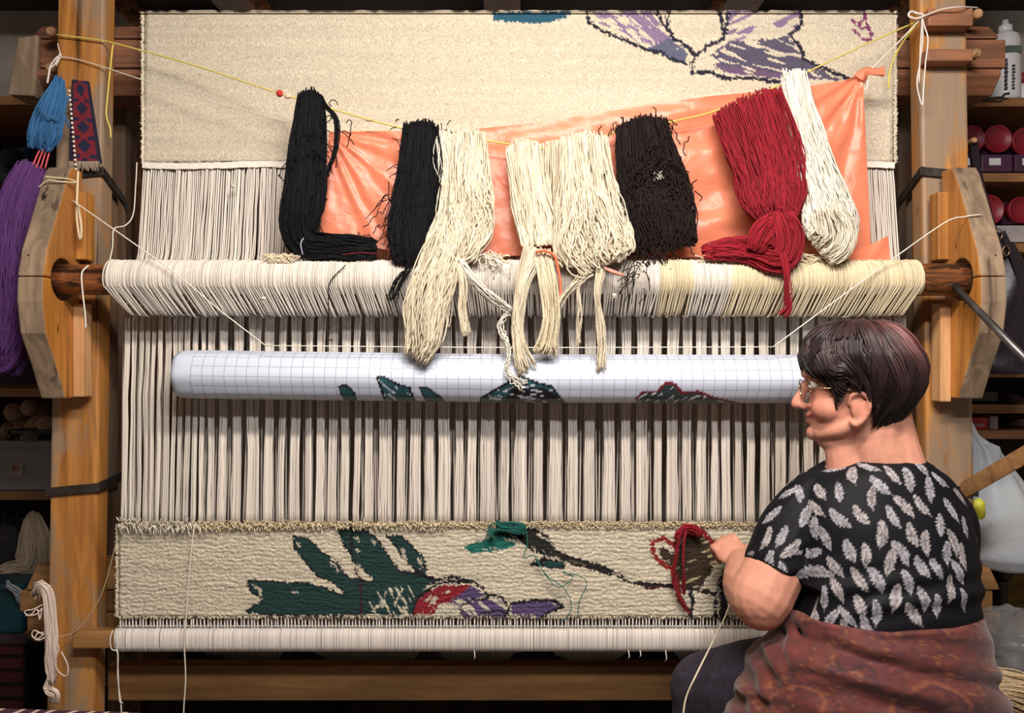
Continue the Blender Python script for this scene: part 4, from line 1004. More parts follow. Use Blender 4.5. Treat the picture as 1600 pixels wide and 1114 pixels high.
# ------------------------------------------------------------------ orange plastic sheet
M['orange'] = film('orange_film', (250, 160, 124), 0.30, 0.32, 0.22)
t = thing('plastic_sheet', 'thin orange plastic sheet hung behind the skeins', 'plastic sheet', P(950, 405, 1.985))
C, R = 230, 70
u = np.linspace(0, 1, C)[None]; v = np.linspace(0, 1, R)[:, None]
xt = 514 + u * (1348 - 514); yt_ = np.interp(xt, [514, 620, 700, 850, 1000, 1110, 1250, 1320, 1348], [206, 204, 206, 190, 165, 150, 137, 125, 115])
xb = 500 + u * (1362 - 500); yb = np.interp(xb, [500, 640, 1362], [368, 398, 404])
x = xt + (xb - xt) * v; y = yt_ + (yb - yt_) * v
fold = 0.004 * np.sin((y - yt_) / 6.5 + 2 * fbm(x / 200, y / 30, 3)) * np.exp(-(y - yt_) / 26)
an1 = np.arctan2(y - 200, x - 505); f1 = 0.006 * np.sin(an1 * 21 + 9 * fbm(an1 * 3.2, 0 * an1 + np.hypot(x - 505, y - 205) / 160, 5)) * (.3 + 1.2 * vnoise(an1 * 6, 0 * an1, 8)) * np.exp(-np.hypot(x - 505, y - 205) / 150) * np.clip(np.hypot(x - 505, y - 205) / 20, 0, 1)
an2 = np.arctan2(y - 112, 1350 - x); f2 = 0.007 * np.sin(an2 * 17 + 8 * fbm(an2 * 3, np.hypot(x - 1350, y - 112) / 160, 6)) * (.3 + 1.2 * vnoise(an2 * 6, 0 * an2, 9)) * np.exp(-np.hypot(x - 1350, y - 112) / 170)
f3 = 0.007 * np.sin((y + (x - 1090) * .35) / 17 + 4 * fbm(x / 130, y / 60, 7)) * np.exp(-((x - 1110) / 75) ** 2)
f4 = 0.012 * (fbm(x / 55, y / 55, 9, 4) - .5)
d = np.interp(y, [100, 260, 410], [2.005, 2.005, 1.99]) + fold + f1 + f2 + f3 + f4 - .010
b = MB(); V = P(x + 0 * y, y, d); grid(b, V); V2 = V.copy(); V2[..., 1] += .0012; grid(b, V2[:, ::-1])
b.build('sheet', M['orange'], t)
def twist(name, pts, r, n=40, k=14):
    s = PS(pts, n); b = MB(); rad = np.interp(np.linspace(0, 1, n), np.linspace(0, 1, len(r)), r)
    an = np.arange(k) * 2 * math.pi / k
    tg = np.gradient(s, axis=0); tg /= np.linalg.norm(tg, axis=1, keepdims=True); a_ = np.cross(tg, [0, 1, 0]); a_ /= np.linalg.norm(a_, axis=1, keepdims=True); b_ = np.cross(tg, a_)
    q = 1 + .35 * np.sin(an[None] * 4 + np.linspace(0, 5, n)[:, None])
    loft(b, s[:, None] + (a_[:, None] * np.cos(an)[None, :, None] + b_[:, None] * np.sin(an)[None, :, None] * .5) * (rad[:, None] * q)[..., None])
    return b.build(name, M['orange'], t)
twist('twisted_corner', [(1343, 124, 1.992), (1352, 112, 1.988), (1366, 112, 1.985), (1381, 112, 1.985)], [.016, .008, .008, .012])
C2 = 50; u = np.linspace(0, 1, C2)[None]; v = np.linspace(0, 1, 14)[:, None]
x = 1300 + u * 88; y0_ = 404 - 36 * u ** 1.3; y1_ = 407 + 0 * u; y = y0_ + (y1_ - y0_) * v
V = P(x + 3 * v, y, 1.962 - .018 * v - .006 * np.sin(u * 9 + v * 3)); b = MB(); grid(b, V); V2 = V.copy(); V2[..., 1] += .0012; grid(b, V2[:, ::-1]); b.build('loose_flap', M['orange'], t)

# ------------------------------------------------------------------ rolled cartoon on squared paper
M['paper'], nt, bs = newmat('squared_paper'); L_ = nt.links.new
at = N(nt, 'ShaderNodeAttribute', attribute_name='Col'); uvn = N(nt, 'ShaderNodeUVMap'); sx = N(nt, 'ShaderNodeSeparateXYZ'); L_(uvn.outputs[0], sx.inputs[0])
ln = None
for k, sp in ((0, 0.0262), (1, 0.0245)):
    dv = N(nt, 'ShaderNodeMath', operation='DIVIDE'); dv.inputs[1].default_value = sp; L_(sx.outputs[k], dv.inputs[0])
    fr = N(nt, 'ShaderNodeMath', operation='FRACT'); L_(dv.outputs[0], fr.inputs[0])
    lt = N(nt, 'ShaderNodeMath', operation='LESS_THAN'); lt.inputs[1].default_value = 0.05; L_(fr.outputs[0], lt.inputs[0])
    if ln is None: ln = lt.outputs[0]
    else:
        mx = N(nt, 'ShaderNodeMath', operation='MAXIMUM'); L_(ln, mx.inputs[0]); L_(lt.outputs[0], mx.inputs[1]); ln = mx.outputs[0]
cl = mixc(nt, ln, (1, 1, 1, 1), rgba((176, 178, 192))); L_(mixc(nt, 1.0, at.outputs['Color'], cl, 'MULTIPLY'), bs.inputs['Base Color']); bs.inputs['Roughness'].default_value = 0.38
DP = 1.937; RP = 0.0585
t = thing('paper_roll', 'long roll of squared pattern paper with dark leaf drawings across the warp', 'paper roll', P(800, 628, DP))
def roll_axis(x): return np.interp(x, [280, 800, 1400], [585, 591.5, 593])
n, k = 760, 88
px = np.linspace(311, 1345, n)[:, None]; an = np.linspace(-math.pi * .98, math.pi * .98, k)[None]
fac = 1 + .018 * np.cos(an * 7 + .5) + .012 * (fbm(px / 90, an * 2, 3) - .5)
X = (px - 800) * DP / F + 0 * an; rad = RP * fac
V = np.stack([X, DP - np.cos(an) * rad, CZ - (roll_axis(px) - 557) * DP / F + np.sin(an) * rad], -1)
gx, gy = proj(V); jx = gx + (hash2(np.floor(gx / 2), np.floor(gy / 2), 4) - .5) * 1.5; jy = gy
col = np.broadcast_to(lin((204, 210, 226)), V.shape).copy(); front = np.broadcast_to(np.abs(an) < 1.5, gx.shape)
def motif(poly, fillc, edge, w, inner=None):
    k_ = inpoly(jx, jy, poly) & front; col[k_] = lin(fillc)
    if inner is not None: col[k_ & streak(gx, gy, inner, 12, 3, 61, .66)] = lin((215, 220, 232))
    col[online(jx, jy, poly + poly[:1], w) & front] = lin(edge)
TE = (44, 84, 92); BK2 = (24, 24, 32)
motif([(529, 604), (540, 601), (552, 612), (560, 632), (545, 632), (533, 616)], TE, BK2, 1.5)
motif([(589, 590), (598, 588), (620, 600), (640, 606), (650, 632), (604, 632), (596, 608)], TE, BK2, 1.6, 40)
motif([(655, 606), (668, 606), (690, 622), (698, 632), (670, 632), (660, 615)], TE, BK2, 1.4)
motif([(752, 622), (790, 600), (815, 588), (838, 598), (862, 604), (882, 632), (752, 632)], TE, BK2, 2.0, -10)
motif([(800, 610), (850, 607), (880, 626), (840, 632), (790, 626)], (30, 30, 36), BK2, 1.2, 10)
motif([(995, 622), (1005, 612), (1028, 612), (1040, 598), (1056, 600), (1064, 613), (1092, 612), (1116, 622), (1160, 632), (995, 632)], (44, 62, 64), (116, 26, 40), 2.0, -30)
b = MB(); grid(b, V, col)
for s in (0, -1):
    ring = V[s]; b.add(np.vstack([ring, ring.mean(0)]), [(i, i + 1, k) if s else (i + 1, i, k) for i in range(k - 1)], lin((215, 218, 226)))
sheet = b.build('paper_sheet', M['paper'], t)
uvl = sheet.data.uv_layers.new(name='UVMap'); vi = np.empty(len(sheet.data.loops), np.int32); sheet.data.loops.foreach_get('vertex_index', vi)
UVv = np.zeros((len(sheet.data.vertices), 2)); UVv[:n * k, 0] = (X + 5).ravel(); UVv[:n * k, 1] = np.broadcast_to(an * RP + 5 + .0006 * (px - 311) * 0, (n, k)).ravel()
uvl.data.foreach_set('uv', UVv[vi].astype(np.float32).ravel())
b = MB(); px2 = np.linspace(281, 318, 6)[:, None]; an2 = np.arange(40)[None] * 2 * math.pi / 40
f2 = (1 + .022 * np.cos(an2 * 7 + .5)) * RP * np.array([.93, .985, .99, .99, .99, .985])[:, None]
loft(b, np.stack([(px2 - 800) * DP / F + 0 * an2, DP - np.cos(an2) * f2, CZ - (roll_axis(px2) - 557) * DP / F + np.sin(an2) * f2], -1), lin((200, 207, 222)))
b.build('tube_end', M['print'], t)

# ------------------------------------------------------------------ the weaver
WOMAN = thing('person', 'seated smiling person in black feather-print shirt, rust wrap and glasses, weaving at the loom', 'person', P(1370, 1085, 1.6) * [1, 1, 0])
DH = 1.60
HO = P(1345, 600, DH)                      # centre of the head, level with the eyes
ang = math.radians(14)
FW = np.array([-math.cos(ang), math.sin(ang), 0.0]); SD = np.array([-math.sin(ang), -math.cos(ang), 0.0]); UPV = np.array([0, 0, 1.0])
tilt = math.radians(1)
FW2 = FW * math.cos(tilt) - UPV * math.sin(tilt); UP2 = UPV * math.cos(tilt) + FW * math.sin(tilt)
HR = np.stack([FW2, SD, UP2], 1)           # columns: forward, near side, up
def H(f, s, u): return HO + np.asarray([f, s, u]) @ HR.T
cs = [-.114, -.108, -.098, -.084, -.062, -.045, -.020, 0.0, .030, .060, .085, .102, .112, .116]
fr = [.050, .076, .091, .097, .097, .097, .096, .099, .106, .098, .080, .056, .030, .008]
bk = [.000, -.020, -.035, -.050, -.064, -.076, -.088, -.093, -.095, -.088, -.072, -.052, -.028, -.010]
wd = [.030, .045, .054, .060, .065, .069, .072, .074, .075, .070, .058, .042, .024, .008]
def head_row(c):
    return np.interp(c, cs, fr), np.interp(c, cs, bk), np.interp(c, cs, wd)
def head_ring(c, K=40, off=0.0, offb=0.0):
    f, b_, w = head_row(c); an = np.arange(K) * 2 * math.pi / K
    m = (f + b_) / 2; a = (f - b_) / 2
    x = np.sign(np.cos(an)) * np.abs(np.cos(an)) ** .88; y = np.sign(np.sin(an)) * np.abs(np.sin(an)) ** .92
    return m + (a + off) * x, (w + off) * y

hb = MB()
rings = []
for c in np.linspace(-.114, .116, 40):
    x, y = head_ring(c); rings.append(HO + np.stack([x, y, np.full_like(x, c)], 1) @ HR.T)
loft(hb, rings)
capsule(hb, [H(.101, 0, .006), H(.110, 0, -.014), H(.119, 0, -.030), H(.122, 0, -.039)], [.007, .0085, .0105, .0115])          # nose
for s in (-1, 1):
    ellipsoid(hb, H(.110, s * .011, -.043), (.010, .009, .008))                                     # nostril wings
    ellipsoid(hb, H(.060, s * .034, -.046), (.040, .032, .032))                                     # smiling cheeks
    capsule(hb, [H(.104, s * .010, .020), H(.100, s * .034, .026), H(.086, s * .052, .020)], [.008, .009, .006])   # brow ridge
    capsule(hb, [H(.101, 0, -.061), H(.096, s * .014, -.062), H(.084, s * .026, -.058)], [.0065, .006, .004])   # upper lip
    capsule(hb, [H(.100, 0, -.072), H(.094, s * .013, -.071), H(.084, s * .025, -.060)], [.0070, .006, .004])   # lower lip
    capsule(hb, [H(.02, s * .056, -.070), H(.05, s * .046, -.088), H(.078, s * .02, -.096)], [.016, .016, .016])     # jaw
    # ear: rim, lobe and bowl
    e0 = np.array([.020, s * .071, -.046])
    rim = [(.014, .002, .010), (.010, .008, .026), (-.006, .012, .032), (-.019, .014, .022), (-.020, .013, .002), (-.012, .009, -.018), (.002, .004, -.029), (.010, .001, -.024)]
    capsule(hb, [H(*(e0 + np.array([a, s * b_, c]))) for a, b_, c in rim], [.004, .0045, .005, .0052, .005, .005, .0068, .005], 6)
    ellipsoid(hb, H(*(e0 + np.array([-.004, s * .003, .002]))), (.016, .007, .026), HR)
ellipsoid(hb, H(.086, 0, -.098), (.019, .022, .017))                                                # chin
ellipsoid(hb, H(.040, 0, -.112), (.045, .046, .028), HR)                                            # soft under-chin
# neck and shoulders
NB = P(1374, 740, 1.605)
capsule(hb, [H(-.022, 0, -.045), H(-.020, 0, -.105), NB + [0, -.01, .012], NB + [0, 0, -.05]], [.060, .061, .068, .075], 8)
capsule(hb, [H(-.055, 0, -.050), H(-.06, 0, -.12), NB + [.03, -.03, 0]], [.035, .045, .05], 8)
capsule(hb, [H(.040, 0.01, -.105), NB + [-.062, -.01, -.02]], [.034, .044], 8)
capsule(hb, [P(1275, 792, 1.61), P(1314, 756, 1.61), NB + [0, -.02, -.015], P(1432, 754, 1.61), P(1466, 788, 1.61)], [.040, .046, .056, .046, .036], 8)
for y, x0, x1 in ((800, 1262, 1485), (880, 1272, 1490), (960, 1270, 1490), (1040, 1240, 1500)):
    c = P((x0 + x1) / 2, y, 1.61); ellipsoid(hb, c, ((x1 - x0) / 2 * 1.28e-3 - .020, .12, .12))
# arms
SHL = P(1258, 800, 1.615); ELL = P(1190, 930, 1.575); WRL = P(1160, 880, 1.82)
capsule(hb, [SHL, P(1222, 868, 1.59), ELL], [.056, .058, .062], 8)
capsule(hb, [ELL + [-.003, .0, -.003], (ELL * .62 + WRL * .38) + [-.008, 0, -.004], WRL], [.060, .056, .034], 10)
ellipsoid(hb, ELL + [-.002, -.006, -.020], (.050, .048, .046))
SHR = P(1466, 805, 1.615); ELR = P(1470, 915, 1.67); WRR = P(1290, 880, 1.85)
capsule(hb, [SHR, P(1474, 860, 1.635), ELR], [.044, .044, .042], 8)
capsule(hb, [ELR, (ELR + WRR) / 2, WRR], [.045, .040, .027], 8)
# hands: palm, four unequal fingers curled to the warp, thumb leaving the side of the palm
def hand(w, fwd, up, side):
    fwd = np.array(fwd, float); fwd /= np.linalg.norm(fwd); up = np.array(up, float); up -= fwd * (up @ fwd); up /= np.linalg.norm(up); sd = np.cross(fwd, up) * side
    Q = lambda a, b_, c: w + fwd * a + up * b_ + sd * c
    R_ = np.stack([fwd, up, sd], 1)
    ellipsoid(hb, Q(.040, .002, 0), (.046, .017, .036), R_)
    ellipsoid(hb, Q(.028, -.006, -.024), (.030, .016, .014), R_)
    for k, (c, l) in enumerate(((-.027, .88), (-.009, 1.0), (.009, .93), (.026, .74))):
        a0 = .074 - .004 * abs(k - 1)
        capsule(hb, [Q(a0 - .02, .004, c * .9), Q(a0, .007, c), Q(a0 + .024 * l, -.006, c), Q(a0 + .024 * l, -.028, c * .95), Q(a0 + .006 * l, -.038, c * .9)], [.0095, .0098, .0088, .0080, .0072], 5, sides=10)
    capsule(hb, [Q(.022, -.006, -.028), Q(.046, -.016, -.040), Q(.066, -.026, -.034), Q(.080, -.032, -.024)], [.0125, .0115, .0098, .0082], 5, sides=10)
hand(WRL + [-.006, .004, .002], (-.20, .82, .30), (-.35, -.30, .9), -1)
hand(WRR + [-.004, .0, .0], (-.35, .85, .05), (0.1, -.2, .95), 1)
# legs inside the clothes
HPL = P(1290, 1085, 1.60); KNL = P(1106, 1078, 1.80); HPR = P(1440, 1085, 1.60); KNR = P(1400, 1085, 1.86)
FTL = np.array([KNL[0] - .02, 1.82, .07]); FTR = np.array([KNR[0], 1.84, .07])
for hp, kn, ft in ((HPL, KNL, FTL), (HPR, KNR, FTR)):
    capsule(hb, [hp, (hp + kn) / 2, kn], [.095, .085, .062], 8); capsule(hb, [kn, (kn + ft) / 2 + [0, -.015, 0], ft], [.060, .055, .036], 8)
    capsule(hb, [ft + [0, -.03, -.03], ft + [-.01, .06, -.04]], [.034, .030], 6)
v, no, lo, ct = voxel(hb, .0032, 3, .5)
hl = (v - HO) @ HR
col = np.broadcast_to(lin((214, 150, 126)), v.shape).copy()
def tint(mask, c, a): col[:] = col * (1 - (mask * a)[:, None]) + np.asarray(lin(c)) * (mask * a)[:, None]
gau = lambda f, s, u, r: np.exp(-(((hl[:, 0] - f) ** 2 + (np.abs(hl[:, 1]) - s) ** 2 + (hl[:, 2] - u) ** 2) / r ** 2))
tint(gau(.085, .045, -.045, .035), (214, 130, 108), .6); tint(gau(.125, 0, -.04, .016), (208, 124, 104), .5)
lipm = (np.abs(hl[:, 2] + .066 - .25 * np.maximum(0, np.abs(hl[:, 1]) - .01)) < .0085) & (hl[:, 0] > .083) & (np.abs(hl[:, 1]) < .026); tint(lipm.astype(float), (176, 84, 80), .65)
mou = (np.abs(hl[:, 2] + .0665 - .3 * np.maximum(0, np.abs(hl[:, 1]) - .008)) < .0022) & (hl[:, 0] > .080) & (np.abs(hl[:, 1]) < .030); tint(mou.astype(float), (96, 36, 36), .8)
tint(((np.abs(hl[:, 2] - .030 + .25 * np.maximum(0, np.abs(hl[:, 1]) - .03)) < .005) & (hl[:, 0] > .06) & (np.abs(hl[:, 1]) > .010) & (np.abs(hl[:, 1]) < .056)).astype(float), (70, 44, 36), .8)
tint(gau(.098, .032, .002, .013), (168, 104, 86), .6); tint(gau(.02, .078, -.046, .022), (214, 134, 110), .5)
tint(np.exp(-((v - ELL - [-.03, -.02, -.03]) ** 2).sum(1) / .03 ** 2), (206, 130, 106), .45)
b = MB(); add_raw(b, v, lo, ct, col); body = b.build('body', M['skin'], WOMAN)
# eyes
for s in (-1, 1):
    b = MB(); ellipsoid(b, H(.088, s * .031, .003), (.0125, .0125, .0125), col=lin((235, 228, 220)), nu=20, nv=12); e = b.build('eye', M['print'], WOMAN)
    b = MB(); ellipsoid(b, H(.0975, s * .032, .002), (.004, .0055, .0055), HR, lin((50, 32, 24)), 12, 8); b.build('iris', M['print'], e)
    b = MB(); capsule(b, [H(.092, s * .019, .004), H(.099, s * .030, .011), H(.088, s * .043, .005)], [.002, .0035, .0025], 5, lin((196, 132, 108)), 8); b.build('eyelid', M['skin'], e)

# glasses
M['lens'] = plain('lens_glass', (250, 250, 250), 0.03, 0, 0, 1, 0, trans=1.0, alpha=.35)
M['wire'] = plain('glasses_wire', (196, 170, 140), 0.25, 1.0, 0.1, 10, 0)
g = MB().build if False else None
gl = MB(); cl_ = [H(.119, 0, -.004), H(.121, 0, .0)]
tubes(gl, np.array([H(.112, -.010, -.004), H(.117, 0, .003), H(.112, .010, -.004)])[None], .0012, 6)
GL = gl.build('glasses', M['wire'], WOMAN)
for s in (-1, 1):
    an = np.linspace(0, 2 * math.pi, 37)
    ring = np.array([H(.116 - .012 * ((s * .033 + .023 * math.cos(a) - 0) * s / .05) ** 2, s * .033 + .023 * math.cos(a), -.010 + .019 * math.sin(a)) for a in an])
    b = MB(); tubes(b, ring[None], .0011, 6); b.build('rim', M['wire'], GL)
    b = MB(); cen = ring[:-1].mean(0); b.add(np.vstack([ring[:-1], cen]), [(i, (i + 1) % 36, 36) for i in range(36)]); b.build('lens', M['lens'], GL)
    b = MB(); tubes(b, np.vstack([H(.106, s * .056, -.006), H(.09, s * .066, -.005), H(.05, s * .0775, -.005), H(.03, s * .080, -.008), H(.008, s * .079, -.018)])[None], .0012, 6); b.build('temple_arm', M['wire'], GL)

# hair: short, dark, flowing from the crown
def hair_end(az):      # height where the hair ends, az 0 = forehead, 180 = nape
    return np.interp(np.abs(az), [0, 22, 44, 52, 57, 61, 66, 72, 80, 92, 102, 112, 130, 150, 180], [.042, .036, .014, .002, -.018, -.038, -.026, -.002, .002, -.020, -.050, -.070, -.100, -.116, -.114])
def hair_pt(az, c, lift):
    a = np.radians(az)
    cc_ = np.minimum(c, .116)
    f, b_, w = head_row(cc_); m = (f + b_) / 2; A_ = (f - b_) / 2
    vol = lift + np.interp(c, [-.11, -.07, 0, .05, .09, .116], [.002, .010, .021, .023, .020, .018]) * (1 - .45 * np.exp(-(np.abs(az) / 45) ** 2)) - .007 * np.exp(-((np.abs(az) - 58) / 18) ** 2) * (c < .02)
    x = m + (A_ + vol * np.interp(np.abs(az), [0, 90, 180], [.75, 1.0, .70])) * np.cos(a); y = (w + vol) * np.sin(a)
    z = c + np.interp(c, [.06, .116], [0, .006]) + lift * np.clip((c - .07) / .04, 0, 1)
    return x, y, z
def crown_c(t, ce):    # path height: over the top, then down to the end
    return .1155 + (ce - .1155) * t ** 1.35
b = MB(); azs = np.linspace(-180, 180, 121); ts = np.linspace(0, 1, 30)
AZ, T = np.meshgrid(azs, ts, indexing='ij'); CC = crown_c(T, hair_end(AZ))
x, y, z = hair_pt(AZ, CC, -.003); V = HO + np.stack([x, y, z], -1) @ HR.T
grid(b, V, lin((30, 20, 22)))
x, y, z = hair_pt(AZ, CC, -.013); V2 = HO + np.stack([x, y, z], -1) @ HR.T; grid(b, V2[:, ::-1], lin((30, 20, 22)))
HAIR = b.build('hair', M['hair'], WOMAN, label='short dark brown hair')
rg = np.random.default_rng(15); nl, per, NPt = 230, 16, 24; n = nl * per
laz = np.repeat(rg.uniform(-180, 180, nl), per); lph = np.repeat(rg.uniform(0, 6.28, nl), per); lt0 = np.repeat(rg.uniform(0, .5, nl) * (rg.random(nl) < .75), per)
lt1 = np.repeat(np.clip(rg.normal(.97, .07, nl), .75, 1.05), per); lli = np.repeat(rg.uniform(0, 1, nl), per); lbr = np.repeat(rg.uniform(.4, 2.0, nl) ** 1.3, per); ldr = np.repeat(rg.normal(0, 13, nl), per)
t0 = np.clip(lt0 + rg.normal(0, .03, n), 0, .6); t1 = np.clip(lt1 + rg.normal(0, .02, n), .7, 1.06)
q = np.linspace(0, 1, NPt)[None]; T = t0[:, None] + (t1 - t0)[:, None] * q
spread = rg.normal(0, 4.2, (n, 1)) * np.interp(q, [0, .3, .7, 1], [.8, 1, .75, .25])
swirl = 26 * (1 - T) * -.6
AZp = laz[:, None] + swirl + spread + ldr[:, None] * T + 5.0 * np.sin(T * 6 + lph[:, None]) * T
AZp = AZp + np.where(np.abs(laz)[:, None] < 60, 16 * T ** 2, 0)
AZp = (AZp + 180) % 360 - 180
CCp = crown_c(np.minimum(T, 1.12), hair_end(AZp))
lift = (.001 + .019 * (lli ** 1.6)[:, None] * np.sin(np.clip(q, 0, 1) * math.pi * .92 + .15) + rg.uniform(0, .003, (n, 1))) * np.clip(1.3 - T * .75, .25, 1)
x, y, z = hair_pt(AZp, CCp, lift)
pts = HO + np.stack([x, y, z], -1) @ HR.T
ok = np.abs(np.diff(AZp, axis=1)).max(1) < 90
cr = np.exp(-(((pts - H(-.060, .03, .085)) ** 2).sum(-1) / .05 ** 2))  # reddish highlight at the crown, painted into the lock colours
cc = (lin((34, 22, 23)) * (lbr * rg.uniform(.7, 1.3, n))[:, None])[:, None] + cr[..., None] * (lin((96, 52, 48)) * .8 * lbr[:, None])[:, None]
rr_ = np.repeat((np.interp(np.linspace(0, 1, NPt), [0, .15, .75, 1], [.6, 1, .9, .2]) * .0017)[None], n, 0)
b = MB(); tubes(b, pts[ok], rr_[ok], 4, cc[ok], ref=(.3, .5, .8)); b.build('hair_locks', M['hair'], HAIR, kind='stuff')

# shirt
sb = MB()
rows = [(712, 1330, 1424, 1.612, .066), (719, 1310, 1440, 1.612, .090), (730, 1288, 1456, 1.612, .104), (744, 1264, 1474, 1.612, .112), (764, 1244, 1488, 1.612, .122), (800, 1232, 1500, 1.608, .138), (850, 1234, 1508, 1.604, .150), (900, 1226, 1512, 1.602, .160), (950, 1218, 1509, 1.602, .165), (1000, 1212, 1512, 1.602, .172), (1030, 1228, 1514, 1.602, .172)]
ra = spline(np.array([(r_[1], r_[0], r_[2], r_[3], r_[4]) for r_ in rows], float)[:, [0, 1, 2, 3, 4]], 40)
an = np.arange(56) * 2 * math.pi / 56; rings = []
for xl, yy, xr, dd, hd in ra:
    ca = np.sign(np.cos(an)) * np.abs(np.cos(an)) ** .85; sa = np.sign(np.sin(an)) * np.abs(np.sin(an)) ** .85
    # silhouette widths were read at the body's widest depth
    c = P((xl + xr) / 2, yy, dd); hw = (xr - xl) / 2 * dd / F
    rings.append(np.stack([c[0] + hw * ca, c[1] + hd * sa, np.full(56, c[2])], 1))
loft(sb, rings)
capsule(sb, [P(1272, 782, 1.612), P(1240, 826, 1.603), P(1214, 884, 1.588)], [.060, .066, .066], 8)
capsule(sb, [P(1462, 785, 1.61), P(1484, 815, 1.62), P(1492, 860, 1.64)], [.052, .052, .047], 8)
v, no, lo, ct = voxel(sb, .0029, 8, .5)
# trim the sleeve ends flat, and let the cloth crease softly
ax = P(1214, 884, 1.588) - P(1240, 826, 1.603); ax /= np.linalg.norm(ax)
s_ = (v - P(1210, 893, 1.587)) @ ax; k = (s_ > 0) & (np.linalg.norm(v - P(1210, 893, 1.587), axis=1) < .11)
v[k] -= (s_[k] * .93)[:, None] * ax; cuff = (s_ > -.004) & (np.linalg.norm(v - P(1210, 893, 1.587), axis=1) < .11)
gx, gy = proj(v)
cre = .0035 * np.sin((gy - 905 + .16 * (gx - 1400)) / 6.5 + 3 * fbm(gx / 60, gy / 60, 4)) * np.exp(-((gy - 930) / 45) ** 2) + .0025 * np.sin((gx + gy * .6) / 9 + 4 * fbm(gx / 40, gy / 40, 6)) * np.exp(-(((gx - 1250) / 28) ** 2 + ((gy - 890) / 45) ** 2)) + .004 * (fbm(v[:, 0] * 9, v[:, 2] * 9, 3, 3) - .5)
v = v + no * cre[:, None]
col = np.broadcast_to(lin((11, 11, 17)), v.shape).copy()
Z2 = [(585, 75, 30), (638, 65, 20), (735, 80, 20), (785, 45, -60), (890, 90, -55), (985, 75, -38), (1130, 85, -25), (1185, 30, -35), (1260, 35, -30), (1340, 120, 12), (1390, 50, -20), (1450, 130, 5), (565, 180, 12), (635, 170, 25), (672, 230, 50), (770, 240, 70), (830, 175, -30), (775, 135, -10), (935, 235, -25), (1010, 250, 0), (1085, 165, 8), (1215, 165, -15), (1275, 200, 0), (1175, 240, -30), (1115, 285, 18), (1255, 310, -30), (1325, 310, -25), (1370, 240, 10), (1405, 200, -10), (1440, 260, 0), (505, 275, 20), (573, 285, 5), (635, 330, 0), (735, 325, 60), (870, 305, -45), (800, 328, 80), (980, 365, -35), (1065, 365, -25), (1200, 370, -15), (1425, 325, -25), (1390, 405, 15), (885, 405, -30), (765, 435, -10), (820, 440, 0), (985, 480, -20), (1060, 515, 0), (1140, 445, 15), (1270, 450, -10), (1330, 475, 0), (1445, 450, -10), (850, 540, 25), (785, 555, -10), (925, 525, -45), (1225, 515, -35), (1170, 545, 5), (1015, 585, -20), (920, 600, -10)]
Z1 = [(615, 850, 45), (765, 845, -50), (855, 850, -15), (910, 770, -20), (1000, 875, 5), (1045, 825, -45), (1100, 770, -30), (1175, 795, 0), (1230, 735, 5), (1270, 840, 10), (1320, 795, -40), (1335, 745, -45), (1410, 870, -35), (990, 735, -70), (825, 740, 60), (672, 855, -15)]
fe = [(1000 + a / 2.857, 780 + c / 2.857, g_) for a, c, g_ in Z2] + [(1020 + a / 2.931, 480 + c / 2.931, g_) for a, c, g_ in Z1]
rg = np.random.default_rng(5); cen = []
toc = (v - [0, 0, CZ]); facing = (no * toc).sum(1) < 0
for (a, c, g_) in fe:
    dd = np.where(facing, (gx - a) ** 2 + (gy - c) ** 2, 1e9); i = dd.argmin()
    if dd[i] < 60 and all(np.linalg.norm(v[i] - v[j]) > .026 for j, _ in cen): cen.append((i, g_))
taken = [v[i] for i, _ in cen]
for i in rg.permutation(len(v))[:2500]:    # the print goes on round the front
    if no[i, 1] < .25 and facing[i]: continue
    if min(np.linalg.norm(v[i] - q) for q in taken) > .045: cen.append((i, rg.uniform(-45, 45))); taken.append(v[i])
for i, g_ in cen:
    p = v[i]; nn = no[i]; upv = np.array([0, 0, 1.0]) - nn * nn[2]
    if np.linalg.norm(upv) < .15: continue
    upv /= np.linalg.norm(upv); sx_ = np.cross(upv, nn) * -1
    if sx_[0] < 0 and nn[1] < 0: sx_ = -sx_
    a = math.radians(g_); ax1 = upv * math.cos(a) + sx_ * math.sin(a); ax2 = np.cross(nn, ax1)
    q = v - p; near = (np.abs(q).max(1) < .036) & ((no @ nn) > .25)
    idx = np.where(near)[0]; uu = q[idx] @ ax1; ww = q[idx] @ ax2
    L1 = .0255 * rg.uniform(.88, 1.1); W1 = .0086 * rg.uniform(.85, 1.15); bend = rg.uniform(-.15, .15)
    ww = ww + bend * (uu ** 2) / .02
    un = uu / L1; prof = W1 * np.sqrt(np.clip(1 - un ** 2, 0, 1)) * np.where(un < -.35, np.clip((un + 1.05) / .7, .12, 1), 1)
    prof = prof * (1 + .16 * np.sin(uu * 900 + ww * 300))
    m = (np.abs(ww) < prof) & (np.abs(un) < 1)
    tex = .30 + .85 * fbm(uu * 420 + np.abs(ww) * 700 + i, ww * 300, 5, 2)
    tex = np.where(np.abs(ww) < .0011, .42, tex) * np.where(fbm(uu * 260 + i, np.abs(ww) * 900, 8, 2) > .64, .35, 1)
    c0 = lin(rg.choice([0, 1])*np.array((4, 0, -5)) + np.array((178, 173, 180)))
    col[idx[m]] = c0 * np.clip(tex[m], .25, 1.1)[:, None]
col[cuff] = lin((11, 11, 17))
b = MB(); add_raw(b, v, lo, ct, col); SHIRT = b.build('shirt', M['shirt'], WOMAN, label='black shirt printed with silver grey feathers')
# neckline binding
th = np.linspace(0, 2 * math.pi, 60)

